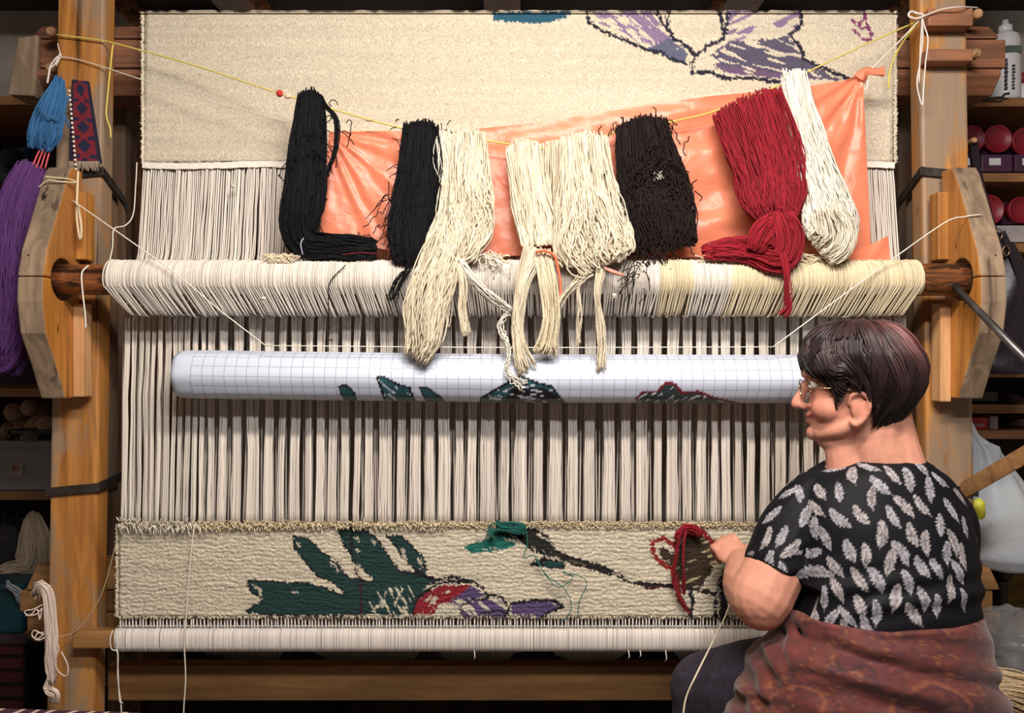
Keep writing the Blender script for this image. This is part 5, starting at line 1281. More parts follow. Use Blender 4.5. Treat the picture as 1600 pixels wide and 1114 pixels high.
# trousers
tb = MB()
for hp, kn, ft in ((HPL, KNL, FTL), (HPR, KNR, FTR)):
    capsule(tb, [hp, (hp + kn) / 2 + [0, 0, .004], kn], [.112, .106, .084], 10); capsule(tb, [kn, (kn + ft) / 2 + [0, -.02, 0], ft + [0, 0, .03]], [.078, .072, .056], 10)
v, no, lo, ct = voxel(tb, .006, 5, .5)
v = v + no * (.005 * (fbm(v[:, 0] * 14 + v[:, 2] * 9, v[:, 1] * 14, 3, 3) - .5))[:, None]
M['navy'] = plain('navy_cloth', (44, 36, 50), 0.9, 0, 0.35, 60, 0.3)
b = MB(); add_raw(b, v, lo, ct, (0.03, .03, .05)); b.build('trousers', M['navy'], WOMAN, label='dark navy trousers')
M['shoe'] = plain('shoe_leather', (30, 26, 26), 0.5)
for ft in (FTL, FTR):
    b = MB(); capsule(b, [ft + [0, -.05, -.028], ft + [-.005, .03, -.03], ft + [-.012, .10, -.038]], [.042, .044, .032], 8); b.build('shoe', M['shoe'], WOMAN)

# rust wrap tied round the hips over the shirt
K_, R_ = 200, 80
an = np.linspace(0, 2 * math.pi, K_)[None]; tv = np.linspace(0, 1, R_)[:, None]
# yt: top edge in the picture rows, lower in the middle of the back
near = np.clip(-np.sin(an), 0, 1)
cxp = 1374 + 150 * np.cos(an)
ytop = np.interp(cxp, [1224, 1262, 1300, 1345, 1430, 1490, 1524], [952, 972, 984, 992, 984, 968, 954]) * (near > 0) + 958 * (near <= 0)
y = ytop + (1190 - ytop) * tv
xl = np.interp(y, [950, 1000, 1050, 1114, 1160, 1190], [1208, 1196, 1170, 1145, 1132, 1130]); xr = np.interp(y, [950, 1000, 1050, 1114, 1190], [1519, 1530, 1541, 1540, 1536])
dc = np.interp(y, [950, 1100], [1.602, 1.615]); hd = np.interp(y, [950, 985, 1060, 1190], [.180, .188, .215, .220])
ca = np.sign(np.cos(an)) * np.abs(np.cos(an)) ** .9; sa = np.sign(np.sin(an)) * np.abs(np.sin(an)) ** .9
c0 = P((xl + xr) / 2, y, dc); hw = (xr - xl) / 2 * dc / F
V = np.stack([c0[..., 0] + hw * ca, c0[..., 1] + hd * sa, np.broadcast_to(CZ - (y - 557) * 1.6 / F, hw.shape)], -1)
# keep picture rows for the near side, whatever the depth
sc_ = V[..., 1] / 1.6; V[..., 2] = CZ - (y - 557) * (1.6 + .97 * (V[..., 1] - 1.6)) / F
gx, gy = proj(V)
lf = np.clip((1290 - gx) / 60, 0, 1)
fold = .006 * np.sin((gx - .55 * (gy - 960)) / 5.5 + 3 * fbm(gx / 50, gy / 90, 2)) * np.exp(-((gx - 1225 + .45 * (gy - 990)) / 42) ** 2) * np.clip((gy - 960) / 30, 0, 1)
sweep = (gy - 1004 - .19 * (gx - 1240) - 26 * np.sin(np.clip((gx - 1240) / 300, 0, 1) * 2.4)); fold += .010 * np.tanh(sweep / 7) + .004 * np.sin(sweep / 8) * np.exp(-(sweep / 40) ** 2)
fold += .004 * np.sin((gy - .25 * gx) / 9 + 5 * fbm(gx / 70, gy / 50, 7)) * np.clip((gy - 985) / 30, 0, 1) + .006 * (fbm(gx / 60, gy / 40, 12, 3) - .5)
dirv = np.stack([ca * np.ones_like(y), sa * np.ones_like(y), 0 * y * ca], -1); dirv /= np.linalg.norm(dirv, axis=-1, keepdims=True)
V = V + dirv * fold[..., None]
V[0] -= dirv[0] * .012; V[:, -1] = V[:, 0]
q1 = fbm(gx / 34, gy / 22, 40, 4); q2 = fbm(gx / 15 + 3 * q1, gy / 9, 44, 3); base = lin((98, 36, 29))
col = base[None, None] * (0.72 + .55 * q2[..., None])
col = np.where((np.abs(q1 - .5) < .022)[..., None], lin((74, 20, 30)), col); col = np.where((np.abs(q1 - .60) < .014)[..., None], lin((128, 74, 40)), col)
pa = np.array([(1312, 1030), (1330, 1036), (1360, 1034), (1384, 1046), (1382, 1060), (1366, 1064), (1366, 1056)]); sp = spline(pa, 24)
col = np.where((online(gx, gy, [tuple(p) for p in sp], 5.0) & (near > 0))[..., None], lin((84, 26, 34)), col)
sp2 = spline(np.array([(1308, 1034), (1320, 1044), (1350, 1042), (1366, 1050)]), 20); col = np.where((online(gx, gy, [tuple(p) for p in sp2], 1.6) & (near > 0))[..., None], lin((60, 18, 28)), col)
for (ex, ey, ra_) in ((1450, 1105, 58), (1450, 1105, 50), (1250, 1096, 40)):
    rr2 = np.hypot((gx - ex), (gy - ey) * 1.6); col = np.where(((np.abs(rr2 - ra_) < 3) & (near > 0))[..., None], lin((130, 66, 40)) if ra_ != 50 else lin((80, 26, 32)), col)
M['wrap'] = colmat('printed_wrap_cloth', 0.75, 0.2, 0.3, 200, var=.25, vscale=30)
b = MB(); grid(b, V, col)
V2 = V - dirv * .006; grid(b, V2[:, ::-1], col[:, ::-1] * .8)
b.build('wrap', M['wrap'], WOMAN, label='rust red paisley wrap tied round the hips')

# bench that carries the weaver
bz = (HPL[2] - .112)
BEN = thing('bench', 'plain low wooden bench under the weaver', 'bench', (HPL[0] + .07, 1.58, 0))
b = MB(); box(b, (HPL[0] - .25, 1.40, bz - .04), (HPL[0] + .45, 1.76, bz), .006); b.build('seat', M['rail'], BEN, smooth=False)
for dx in (-.2, .4):
    for yy in (1.44, 1.72):
        b = MB(); box(b, (HPL[0] + dx - .025, yy - .025, 0), (HPL[0] + dx + .025, yy + .025, bz - .04), .004); b.build('leg', M['rail'], BEN, smooth=False)

# ------------------------------------------------------------------ things about the loom
# steel lever stuck in the rod
b = MB(); tubes(b, np.array([P(1488, 444, 1.915), P(1540, 497, 1.80), P(1640, 600, 1.62)])[None], .0085, 12); b.build('steel_lever', M['steel'], None, 'grey steel bar stuck slantwise into the end of the rod', 'bar')

# old ink scribble on the left bracket
for k_, pts in enumerate(([(66, 306, 1.922), (70, 300, 1.922), (69, 308, 1.920), (73, 304, 1.922)], [(66, 309, 1.918), (69, 306, 1.918), (71, 310, 1.917)], [(72, 296, 1.927), (75, 291, 1.930)])):
    b = MB(); tubes(b, PS(pts, 12)[None], .0016, 5); b.build('ink_mark', M['iron'], [o for o in LOOM.children if o.name.startswith('bracket')][0])

# blue skein and purple skein on the left post
BLU = lin((52, 106, 156)); PUR = lin((98, 54, 118))
t = thing('blue_skein', 'blue yarn skein tied to the top of the left post', 'yarn skein', P(75, 240, 1.99))
b = MB(); strands(b, [(92, 130, 2.0, 10), (84, 160, 1.985, 20), (72, 200, 1.98, 25), (62, 240, 1.985, 20)], 170, .0019, BLU, 201, wav=1.8, lmin=.82); b.build('strands', M['yarn'], t)
b = MB(); tubes(b, PS([(60, 166, 1.96), (72, 180, 1.95), (92, 188, 1.965)], 12)[None], .002, 6, BLU * .9); b.build('tie', M['yarn'], t)
b = MB(); tubes(b, PS([(108, 150, 2.0), (100, 175, 1.995), (108, 198, 2.0)], 14)[None], .003, 6, BLU * .8); b.build('tail', M['yarn'], t)
t = thing('purple_skein', 'large purple yarn skein hanging from pink cords beside the loom', 'yarn skein', P(20, 610, 1.84))
b = MB(); strands(b, [(50, 262, 2.0, 22), (34, 310, 1.99, 34), (20, 390, 1.98, 40), (10, 470, 1.975, 40), (2, 560, 1.98, 34), (0, 600, 1.98, 30)], 330, .0021, PUR, 211, wav=3.5, lmin=.8, NP=60, depth=.03); strands(b, [(26, 450, 1.95, 14), (14, 520, 1.95, 24), (0, 565, 1.95, 20), (-14, 540, 1.96, 14)], 60, .0021, PUR * 1.1, 212, wav=4, lmin=.6); b.build('strands', M['yarn'], t)
for k in range(4):
    b = MB(); tubes(b, PS([(92, 200, 1.99), (75 - 5 * k + 4, 232, 1.985), (70 - 7 * k, 264, 1.98)], 14)[None], .0020, 6, lin((226, 92, 104))); b.build('hanging_cord', M['yarn'], t)
# small woven band with beads
M['band'] = colmat('woven_band', .9, 0, .4, 300)
t = thing('woven_band', 'narrow red and navy woven band with white beads on the left post', 'textile', P(130, 262, 2.03))
n, k = 90, 34; v_ = np.linspace(0, 1, n)[:, None]; u_ = np.linspace(0, 1, k)[None]
x = 113 + (104 - 113) * v_ + u_ * (22 + 26 * v_); x = np.where(True, 112 - 4 * v_ + u_ * (26 + 24 * v_), x); y = 124 + 128 * v_ + 3 * u_
cc = np.broadcast_to(lin((112, 22, 36)), x.shape + (3,)).copy()
per = (v_ * 4.4) % 1; dia = (np.abs(u_ - .5) * 1.5 + np.abs(per - .5)) < .38; cc[dia] = lin((24, 24, 56)); cc[(np.abs(u_ - .5) > .40) & (v_ > -1)] = lin((30, 24, 48)); cc[((np.abs(u_ - .22) < .12) & (np.abs(per - .02) < .16)) | ((np.abs(u_ - .78) < .12) & (np.abs(per - .02) < .16))] = lin((24, 26, 60))
V = P(x + 0 * y, y, 2.034 - .002 * vnoise(x / 2, y / 2, 3)); b = MB(); grid(b, V, cc); V2 = V.copy(); V2[..., 1] += .006; grid(b, V2[:, ::-1], cc[:, ::-1] * .7); b.build('band', M['band'], t)
b = MB(); rg = np.random.default_rng(2)
for q in range(60): xx = 108 + q * .78; tubes(b, PS([(xx, 252, 2.031), (xx + rg.normal(0, 2), 264 + rg.uniform(-3, 4), 2.03)], 4)[None], .0012, 4, lin((150, 132, 112)))
b.build('fringe', M['yarn'], t, kind='stuff')
for q in range(19):
    b = MB(); yy = 142 + q * 7.2; ellipsoid(b, P(109 + (yy - 150) * .085, yy, 2.026), (.0034, .003, .004), col=lin((226, 214, 204)), nu=8, nv=6); b.build('bead', M['yarn'], t)
# hank on the lower peg
t = thing('string_hank', 'pinkish white hank of string hung on the peg at the foot of the left post', 'yarn', P(78, 1100, 1.95))
PK = lin((226, 204, 190))
b = MB(); strands(b, [(55, 930, 1.955, 6), (62, 916, 1.945, 8), (76, 930, 1.94, 8), (80, 985, 1.935, 8), (80, 1040, 1.935, 8), (82, 1078, 1.94, 6)], 60, .0019, PK, 221, loops=True, wav=1.4, lmin=.85); b.build('strands', M['yarn'], t)
b = MB(); strands(b, [(80, 1060, 1.94, 4), (74, 1078, 1.935, 6), (84, 1086, 1.93, 5), (80, 1100, 1.94, 5)], 14, .0020, PK, 222, wav=2.5); b.build('knot', M['yarn'], t)
for pts in ([(84, 1000, 1.935), (92, 1012, 1.93), (86, 1035, 1.93), (92, 1050, 1.93), (104, 1056, 1.93), (106, 1040, 1.93), (96, 1018, 1.932)], [(72, 1010, 1.935), (76, 1050, 1.93), (68, 1075, 1.93), (74, 1076, 1.932)], [(68, 992, 1.935), (54, 985, 1.93), (50, 993, 1.93), (60, 1000, 1.93), (70, 996, 1.935)], [(68, 988, 1.935), (58, 990, 1.93), (56, 1000, 1.93), (70, 990, 1.935)], [(66, 945, 1.94), (52, 952, 1.935), (38, 955, 1.935), (46, 962, 1.935), (58, 952, 1.938), (62, 968, 1.938), (66, 950, 1.94)], [(66, 950, 1.94), (56, 960, 1.936), (40, 962, 1.935)]):
    b = MB(); tubes(b, PS(pts, 36)[None], .0017, 6, PK); b.build('loose_loop', M['yarn'], t)

# ------------------------------------------------------------------ shelves behind, left
def shelf_unit(name, label, x0, x1, d0, d1, ys, side_x, top):
    t = thing(name, label, 'shelf', (float((x0 + x1) / 2), d0, 0))
    for y in ys:
        z = CZ - (y - 557) * d0 / F; b = MB(); box(b, (x0, d0, z - .028), (x1, d1, z), .003); b.build('board', M['shelf'], t, smooth=False)
    for sx_ in side_x:
        b = MB(); box(b, (sx_ - .016, d0 + .005, 0), (sx_ + .016, d1, top), .003); b.build('upright', M['shelf'], t, smooth=False)
    b = MB(); box(b, (x0, d1, 0.0), (x1, d1 + .012, top), .002); b.build('back_panel', M['ceil'], t, smooth=False)
    return t
DL = 2.60
shelf_unit('shelving', 'wooden shelving with yarn and boxes behind the left post', -1.95, -1.24, DL, 2.98, [150, 300, 607, 768, 930, 1060], [-1.965, -1.225], 2.05)
def zs(y, d): return CZ - (y - 557) * d / F
def yarn_ball(x, y, d, rpx, c, label, group, seed):
    r = rpx * d / F; cpt = P(x, y, d); rg = np.random.default_rng(seed); an = np.linspace(0, 2 * math.pi, 19)
    paths = []
    for k in range(46):
        a = rg.normal(0, 1, 3); a /= np.linalg.norm(a); q = np.cross(a, rg.normal(0, 1, 3)); q /= np.linalg.norm(q); w = np.cross(a, q); o = rg.uniform(-.35, .35) * r; rr2 = math.sqrt(r * r - o * o) * rg.uniform(.96, 1.0)
        paths.append(cpt + a * o + (np.cos(an)[:, None] * q + np.sin(an)[:, None] * w) * rr2)
    b = MB(); ellipsoid(b, cpt, (r * .95,) * 3, col=lin(c) * .6); core = b
    tubes(core, np.array(paths), r * .07, 4, lin(c)[None] * rg.uniform(.7, 1.15, (46, 1)), ref=(.2, .5, .7)); return core.build('yarn_ball', M['yarn'], None, label, 'yarn ball', group)
G1 = 'yarn balls on the left shelves'
yarn_ball(17, 247, 2.66, 15, (34, 32, 40), 'nearly black yarn ball on the left shelf beside the blue one', G1, 1)
yarn_ball(30, 243, 2.74, 12, (64, 66, 62), 'dark grey green yarn ball between black and blue balls on the left shelf', G1, 2)
yarn_ball(42, 240, 2.70, 10, (50, 92, 130), 'blue yarn ball on the left shelf by the blue skein', G1, 3)
yarn_ball(10, 276, 2.66, 14, (46, 54, 46), 'dark moss green yarn ball below the black one', G1, 4)
for k, (x, y, r) in enumerate(((20, 662, 17), (43, 648, 19), (58, 655, 16), (66, 632, 14), (24, 632, 15), (48, 625, 13), (74, 652, 14))):
    yarn_ball(x, 768 - 106 + (y - 650) * 1.0, 2.78 - .02 * k, r, (170, 140, 116) if k != 2 else (206, 172, 140), 'beige yarn ball heaped on the left shelf above the plastic box' if k != 2 else 'palest beige yarn ball in the heap above the plastic box', 'beige yarn balls', 20 + k)
M['clear'] = film('cloudy_plastic', (176, 172, 184), 0.2, 0.25, 0.35)
M['clear2'] = film('clear_wrap', (215, 212, 214), 0.2, 0.12, 0.78)
# storage box with lid
t = thing('storage_box', 'cloudy plastic storage box with a pale lid on the left shelf', 'box', (P(30, 768, DL)[0], 2.7, zs(768, DL)))
xa, xb = P(-40, 0, DL)[0], P(81, 0, DL)[0]; z0 = zs(768, DL)
b = MB()
for lo, hi in (((xa, DL + .01, z0), (xb, DL + .016, z0 + .14)), ((xa, 2.90, z0), (xb, 2.906, z0 + .14)), ((xa, DL + .01, z0), (xa + .006, 2.906, z0 + .14)), ((xb - .006, DL + .01, z0), (xb, 2.906, z0 + .14)), ((xa, DL + .01, z0), (xb, 2.906, z0 + .006))): box(b, lo, hi, .001)
b.build('tub', M['clear'], t, smooth=False)
b = MB(); box(b, (xa - .01, DL, z0 + .14), (xb + .008, 2.915, z0 + .165), .006); b.build('lid', M['clear'], t, smooth=False)
M['lab'] = plain('label_paper', (170, 160, 160), .6); M['redprint'] = plain('red_print', (176, 40, 50), .6)
p0 = P(12, 722, DL); p1 = P(34, 744, DL); b = MB(); box(b, (p0[0], DL + .0075, p1[2]), (p1[0], DL + .0098, p0[2]), .0005); lb = b.build('label', M['lab'], t, smooth=False)
b = MB(); yq = DL + .0066
def stroke(mb, x0, z0, x1, z1, w=.0022):
    e = np.array([x1 - x0, z1 - z0]); e /= np.linalg.norm(e); n_ = np.array([-e[1], e[0]]) * w / 2
    c = [(x0 - n_[0], z0 - n_[1]), (x1 - n_[0], z1 - n_[1]), (x1 + n_[0], z1 + n_[1]), (x0 + n_[0], z0 + n_[1])]
    hexa(mb, [(x, yq, z) for x, z in c] + [(x, yq + .001, z) for x, z in c], 0)
lx, lz, lh, lw = p0[0] + .010, p1[2] + .016, .016, .010
for k_, seg_ in enumerate((((0, 0, 0, 1), (0, 1, 1, 0), (1, 0, 1, 1)), ((0, 0, 0, 1), (0, 0, 1, 0), (0, .5, .8, .5), (0, 1, 1, 1)))):
    for (a_, b_, c_, e_) in seg_: stroke(b, lx + k_ * .015 + a_ * lw, lz + b_ * lh, lx + k_ * .015 + c_ * lw, lz + e_ * lh)
b.build('print', M['redprint'], lb, smooth=False)
def blob(name, x, y, d, rx, ry, rd, mat_, label, cat, seed, amp=.22, group=None, kind=None, flatbase=True, parent=None):
    """crumpled bundle: a lumpy body that sits on its own flattened base"""
    nu, nv = 48, 30; ph = np.arange(nu) * 2 * math.pi / nu; th = np.linspace(.04, math.pi - .04, nv)
    T, Hh = np.meshgrid(th, ph, indexing='ij'); s = d / F
    nx, ny, nz = np.sin(T) * np.cos(Hh), np.sin(T) * np.sin(Hh), np.cos(T)
    f = 1 + amp * (fbm(nx * 2.6 + ny * 1.7 + seed, nz * 2.6 + ny * 2.1, seed, 4) - .5) * 2 + amp * .5 * np.abs(np.sin(6 * fbm(nx * 2 + seed, nz * 2 + ny * 2, seed + 5, 2) * 3))
    c = P(x, y, d); Z = nz * f * ry * s
    if flatbase: Z = np.maximum(Z, -ry * s * .92)
    V = np.stack([c[0] + nx * f * rx * s, c[1] + ny * f * rd, c[2] + Z], -1)
    b = MB(); loft(b, V[::-1]); return b.build(name, mat_, parent, label, cat, group, kind)
M['dkcloth'] = plain('dark_cloth', (40, 34, 40), .9, 0, .5, 30, .5); M['brcloth'] = plain('brown_cloth', (74, 54, 48), .9, 0, .4, 20, .5); M['plcloth'] = plain('plum_cloth', (62, 40, 52), .9, 0, .4, 20, .5)
blob('crumpled_bag', 46, 683, 2.60, 10, 8, .03, M['clear2'], 'crumpled clear plastic bag on top of the storage box', 'plastic bag', 3)
b = MB(); pbox(b, 10, 80, 672, 680, 2.625, 2.70, .004); pbox(b, 10, 18, 672, 694, 2.625, 2.64, .003); b.build('black_tray', M['shoe'], None, 'black tray edge on the storage box lid', 'tray')
blob('grey_bundle', 58, 745, 2.74, 34, 26, .08, M['dkcloth'], 'dark grey cloth bundle inside the storage box', 'cloth', 8)
# fleece and dark yarn heap
t = thing('dark_yarn_heap', 'heap of black brown yarn on the left shelf below the storage box', 'yarn', P(25, 928, 2.68))
b = MB(); wisps(b, 22, 850, 2.70, 20, 22, 520, 46, .0022, lin((34, 24, 24)), 301, 5); b.build('strands', M['black_yarn'], t, kind='stuff')
blob('core', 20, 858, 2.74, 40, 44, .08, M['dkcloth'], None, None, 9, parent=t)
t = thing('cream_fleece', 'loose cream wool yarn heaped on the left shelf against the post', 'yarn', P(50, 928, 2.64))
b = MB(); strands(b, [(52, 808, 2.66, 12), (55, 850, 2.64, 24), (48, 890, 2.63, 22), (20, 900, 2.63, 16), (-20, 905, 2.63, 14)], 240, .0024, lin((196, 176, 150)), 302, wav=5, lmin=.5, NP=50); b.build('strands', M['yarn'], t)
M['teal'] = plain('teal_plastic', (22, 62, 72), .45); M['maroon'] = plain('maroon_plastic', (70, 18, 30), .5)
t = thing('teal_crate', 'teal plastic crate on the left shelf under the cream wool', 'crate', (P(10, 0, 2.5)[0], 2.55, zs(985, 2.48)))
xa, xb = P(-60, 0, 2.48)[0], P(37, 0, 2.48)[0]; z0, z1 = zs(998, 2.45) + .001, zs(918, 2.48)
b = MB(); hexa(b, [(xa, 2.48, z1), (xb, 2.48, z1), (xb - .012, 2.49, z0), (xa, 2.49, z0), (xa, 2.585, z1), (xb, 2.585, z1), (xb - .012, 2.575, z0), (xa, 2.575, z0)], .01); b.build('tub', M['teal'], t, smooth=False)
b = MB(); box(b, (xa, 2.468, z1 - .004), (xb + .01, 2.593, z1 + .014), .005); b.build('rim', M['teal'], t, smooth=False)
b = MB(); strands(b, [(10, 914, 2.46, 3), (28, 926, 2.455, 6), (36, 945, 2.46, 4)], 12, .0022, lin((150, 150, 160)), 305, wav=3); b.build('plastic_thread', M['yarn'], t)
t = thing('maroon_crate', 'dark maroon slatted crate standing low beside the left post', 'crate', (P(0, 0, 2.45)[0], 2.5, 0))
xa, xb = P(-70, 0, 2.45)[0], P(36, 0, 2.45)[0]
for k, yy in enumerate((1008, 1030, 1052, 1074, 1096, 1118)):
    b = MB(); box(b, (xa, 2.45, zs(yy + 15, 2.45)), (xb, 2.46, zs(yy, 2.45)), .002); b.build('slat', M['maroon'], t, smooth=False)
b = MB(); box(b, (xa, 2.461, 0), (xb, 2.585, zs(1006, 2.45)), .004); b.build('body', M['shoe'], t, smooth=False)
b = MB(); box(b, (xa - .01, 2.44, zs(1006, 2.45)), (xb + .012, 2.59, zs(998, 2.45)), .004); b.build('rim', M['plcloth'], t, smooth=False)
# red thing seen beside the rear post
b = MB(); c = P(207, 262, 2.7); tubes(b, np.array([c - [0, .0, .06], c + [0, 0, .06]])[None], .055, 24, ref=(0, 1, 0)); o = b.build('red_jar', M['maroon'], None, 'dark red jar on the shelf seen between rear post and carpet', 'jar')
for (x0, x1, y0, y1) in ((196, 226, 296, 303), (196, 226, 155, 160)):
    b = MB(); z = zs(y0, 2.62); box(b, (-1.22, 2.62, z - .02), (-1.02, 2.98, z), .002); b.build('shelf_board', M['shelf'], None, 'short shelf board behind the rear post %s' % ('under the red jar' if y0 > 200 else 'above the red jar'), 'shelf')

# ------------------------------------------------------------------ shelves behind, right
DRR = 2.46
shelf_unit('shelving', 'wooden shelving with red-lidded tubs behind the right post', 1.40, 2.05, DRR, 2.84, [152, 270, 380, 576, 632, 672, 880], [1.385, 2.06], 2.10)
M['bottle'] = plain('white_plastic', (206, 204, 206), .4, 0, .08, 4, 0); M['redlid'] = plain('red_lid_plastic', (126, 16, 34), .45, 0, .15, 6, 0); M['tubside'] = plain('purple_tub_plastic', (70, 34, 62), .5)
def lathe(mb, base, prof, k=28, col=(.5, .5, .5)):
    an = np.arange(k) * 2 * math.pi / k; base = np.asarray(base)
    loft(mb, [np.stack([base[0] + r * np.cos(an), base[1] + r * np.sin(an), np.full(k, base[2] + z)], 1) for r, z in prof], col); return mb
zb_ = zs(152, DRR); x_ = P(1577, 0, 2.5)[0]
t = thing('white_bottle', 'tall white plastic bottle with green band and nozzle cap on the right shelf', 'bottle', (x_, 2.52, zb_))
b = MB(); lathe(b, (x_, 2.52, zb_), [(.030, 0), (.042, .004), (.043, .02), (.043, .19), (.038, .21), (.022, .222)]); b.build('bottle', M['bottle'], t)
b = MB(); lathe(b, (x_, 2.52, zb_ + .221), [(.020, 0), (.020, .022), (.010, .026), (.009, .04)]); b.build('cap', M['bottle'], t)
b = MB(); box(b, (x_ - .024, 2.474, zb_ + .145), (x_ + .024, 2.482, zb_ + .166), .002); b.build('label', plain('green_print', (96, 110, 98), .6), t, smooth=False)
M['ink'] = plain('dark_ink', (60, 60, 66), .7)
rg = np.random.default_rng(6)
for (lx, hh) in ((-.024, .10), (-.002, .08)):
    b = MB()
    for q in range(8): zz = zb_ + .03 + q * hh / 8; box(b, (x_ + lx - .004, 2.4745 - .002, zz), (x_ + lx + .004 * rg.uniform(.3, 1), 2.480, zz + hh / 14), 0)
    b.build('lettering', M['ink'], t, smooth=False, kind='stuff')
t = thing('small_bottle', 'small white bottle with red cap next to the tall bottle', 'bottle', (P(1602, 0, 2.5)[0], 2.52, zb_))
b = MB(); lathe(b, (P(1602, 0, 2.5)[0], 2.52, zb_), [(.018, 0), (.02, .003), (.02, .05), (.013, .06)]); b.build('bottle', M['bottle'], t)
b = MB(); lathe(b, (P(1602, 0, 2.5)[0], 2.52, zb_ + .06), [(.017, 0), (.017, .03), (.014, .032)]); b.build('cap', M['redlid'], t)
b = MB(); xx = P(1532, 0, 2.5)[0]; lathe(b, (xx, 2.53, zb_), [(.03, 0), (.033, .003), (.033, .05), (.028, .055)]); b.build('grey_tin', M['lab'], None, 'short pale tin on the right shelf behind the beam end', 'tin')
b = MB(); tubes(b, PS([(1535, 156, 2.45), (1555, 153, 2.44), (1566, 152, 2.435), (1570, 147, 2.432), (1577, 146, 2.43)], 20)[None], .004, 6); b.build('black_strap', M['shoe'], None, 'black strap end lying over the edge of the bottle shelf', 'strap')
def tub(x, y, rpx, d, floor_y, lab, labx=None):
    r = rpx * d / F; c = P(x, y, d); zf = zs(floor_y, d)
    t = thing('lidded_tub', lab, 'tub', (c[0], d + .1, zf), 'red-lidded tubs on the right shelves')
    an = np.arange(28) * 2 * math.pi / 28
    ring = lambda rr, yy: np.stack([c[0] + rr * np.cos(an), np.full(28, yy), c[2] + rr * np.sin(an)], 1)
    b = MB(); loft(b, [ring(r * .2, d), ring(r * .86, d), ring(r * .9, d - .004), ring(r * .98, d - .004), ring(r, d + .002), ring(r, d + .02)]); b.build('lid', M['redlid'], t)
    b = MB(); loft(b, [ring(r * .93, d + .02), ring(r * .9, d + .2)]); b.build('drum', M['tubside'], t)
    return t
tub(1517, 217, 22, 2.50, 245, 'red-lidded tub lying behind the right post on the upper row')
tub(1559, 217, 22, 2.50, 245, 'red-lidded tub on the upper row with white label beneath it')
tub(1604, 221, 23, 2.50, 245, 'red-lidded tub on the upper row at the shelf end')
tub(1545, 328, 24, 2.52, 356, 'red-lidded tub of the lower row half behind the leather bag')
tub(1596, 328, 21, 2.50, 356, 'red-lidded tub of the lower row at the shelf end')
for (x0, x1, y0, y1, lab) in ((1534, 1582, 241, 269, 'purple drawer box with white label under the middle red lid'), (1586, 1640, 241, 269, 'purple drawer box with white label under the end red lid'), (1500, 1532, 241, 269, 'purple drawer box with white label behind the bag strap'), (1525, 1640, 352, 379, 'long pale grey box under the lower row of red lids')):
    t = thing('drawer_box', lab, 'box', P((x0 + x1) / 2, y1, 2.5))
    b = MB(); pbox(b, x0, x1, y0, y1 - .5, 2.485, 2.7, .004); b.build('body', M['tubside'] if y0 < 300 else M['lab'], t, smooth=False)
    b = MB(); pbox(b, x0 + 12, x0 + 30 if x1 - x0 > 40 else x1 - 4, y0 + 6, y0 + 17, 2.482, 2.486, .0005); b.build('label', M['bottle'], t, smooth=False)
# leather bag hung on the post's outer side
M['leather'] = plain('dark_leather', (36, 26, 34), .35, 0, .3, 25, .25)
M['brass'] = plain('buckle_metal', (170, 140, 100), .35, .9, .1, 10, 0)
t = thing('leather_bag', 'dark leather shoulder bag hanging beside the right bracket', 'bag', P(1570, 585, 2.12))
ys_ = np.array([380, 400, 440, 490, 540, 575, 584]); xl_ = np.array([1560, 1556, 1552, 1545, 1538, 1534, 1545]); xr_ = np.array([1578, 1590, 1612, 1630, 1640, 1640, 1630])
an = np.arange(32) * 2 * math.pi / 32; rings = []
for y, a, c in zip(*(np.interp(np.linspace(0, 1, 26), np.linspace(0, 1, 7), q) for q in (ys_, xl_, xr_))):
    p = P((a + c) / 2, y, 2.17); hw = (c - a) / 2 * 2.17 / F
    rings.append(np.stack([p[0] + hw * np.cos(an), 2.17 + .032 * np.sign(np.sin(an)) * np.abs(np.sin(an)) ** .8 * (1 + .2 * np.sin(y / 22 + 2 * np.cos(an))), np.full(32, p[2])], 1))
b = MB(); loft(b, rings[::-1]); b.build('body', M['leather'], t)
def strap(pts, w, name='strap'):
    s = PS(pts, 40); tg = np.gradient(s, axis=0); tg /= np.linalg.norm(tg, axis=1, keepdims=True); a_ = np.cross(tg, [0, 1, 0]); a_ /= np.linalg.norm(a_, axis=1, keepdims=True)
    k = np.array([0, .003, 0]); V = np.stack([s - a_ * w - k, s + a_ * w - k, s + a_ * w + k, s - a_ * w + k], 1); b = MB(); loft(b, V); return b.build(name, M['leather'], t, smooth=False)
strap([(1521, 222, 2.16), (1528, 270, 2.15), (1540, 320, 2.145), (1556, 372, 2.14), (1572, 400, 2.14)], .010)
strap([(1518, 222, 2.18), (1522, 260, 2.18), (1530, 310, 2.18), (1552, 365, 2.175), (1565, 385, 2.17)], .008)
strap([(1565, 362, 2.14), (1580, 395, 2.135), (1598, 450, 2.135), (1616, 500, 2.14)], .008)
for (x, y) in ((1561, 366), (1572, 392)):
    b = MB(); tubes(b, P(x + 5 * np.cos(np.linspace(0, 6.28, 20)), y + 8 * np.sin(np.linspace(0, 6.28, 20)), 2.128)[None], .0016, 6); b.build('buckle', M['brass'], t)
peg_ = peg(P(1520, 220, 2.15) + [0, .04, 0], .008, .05)
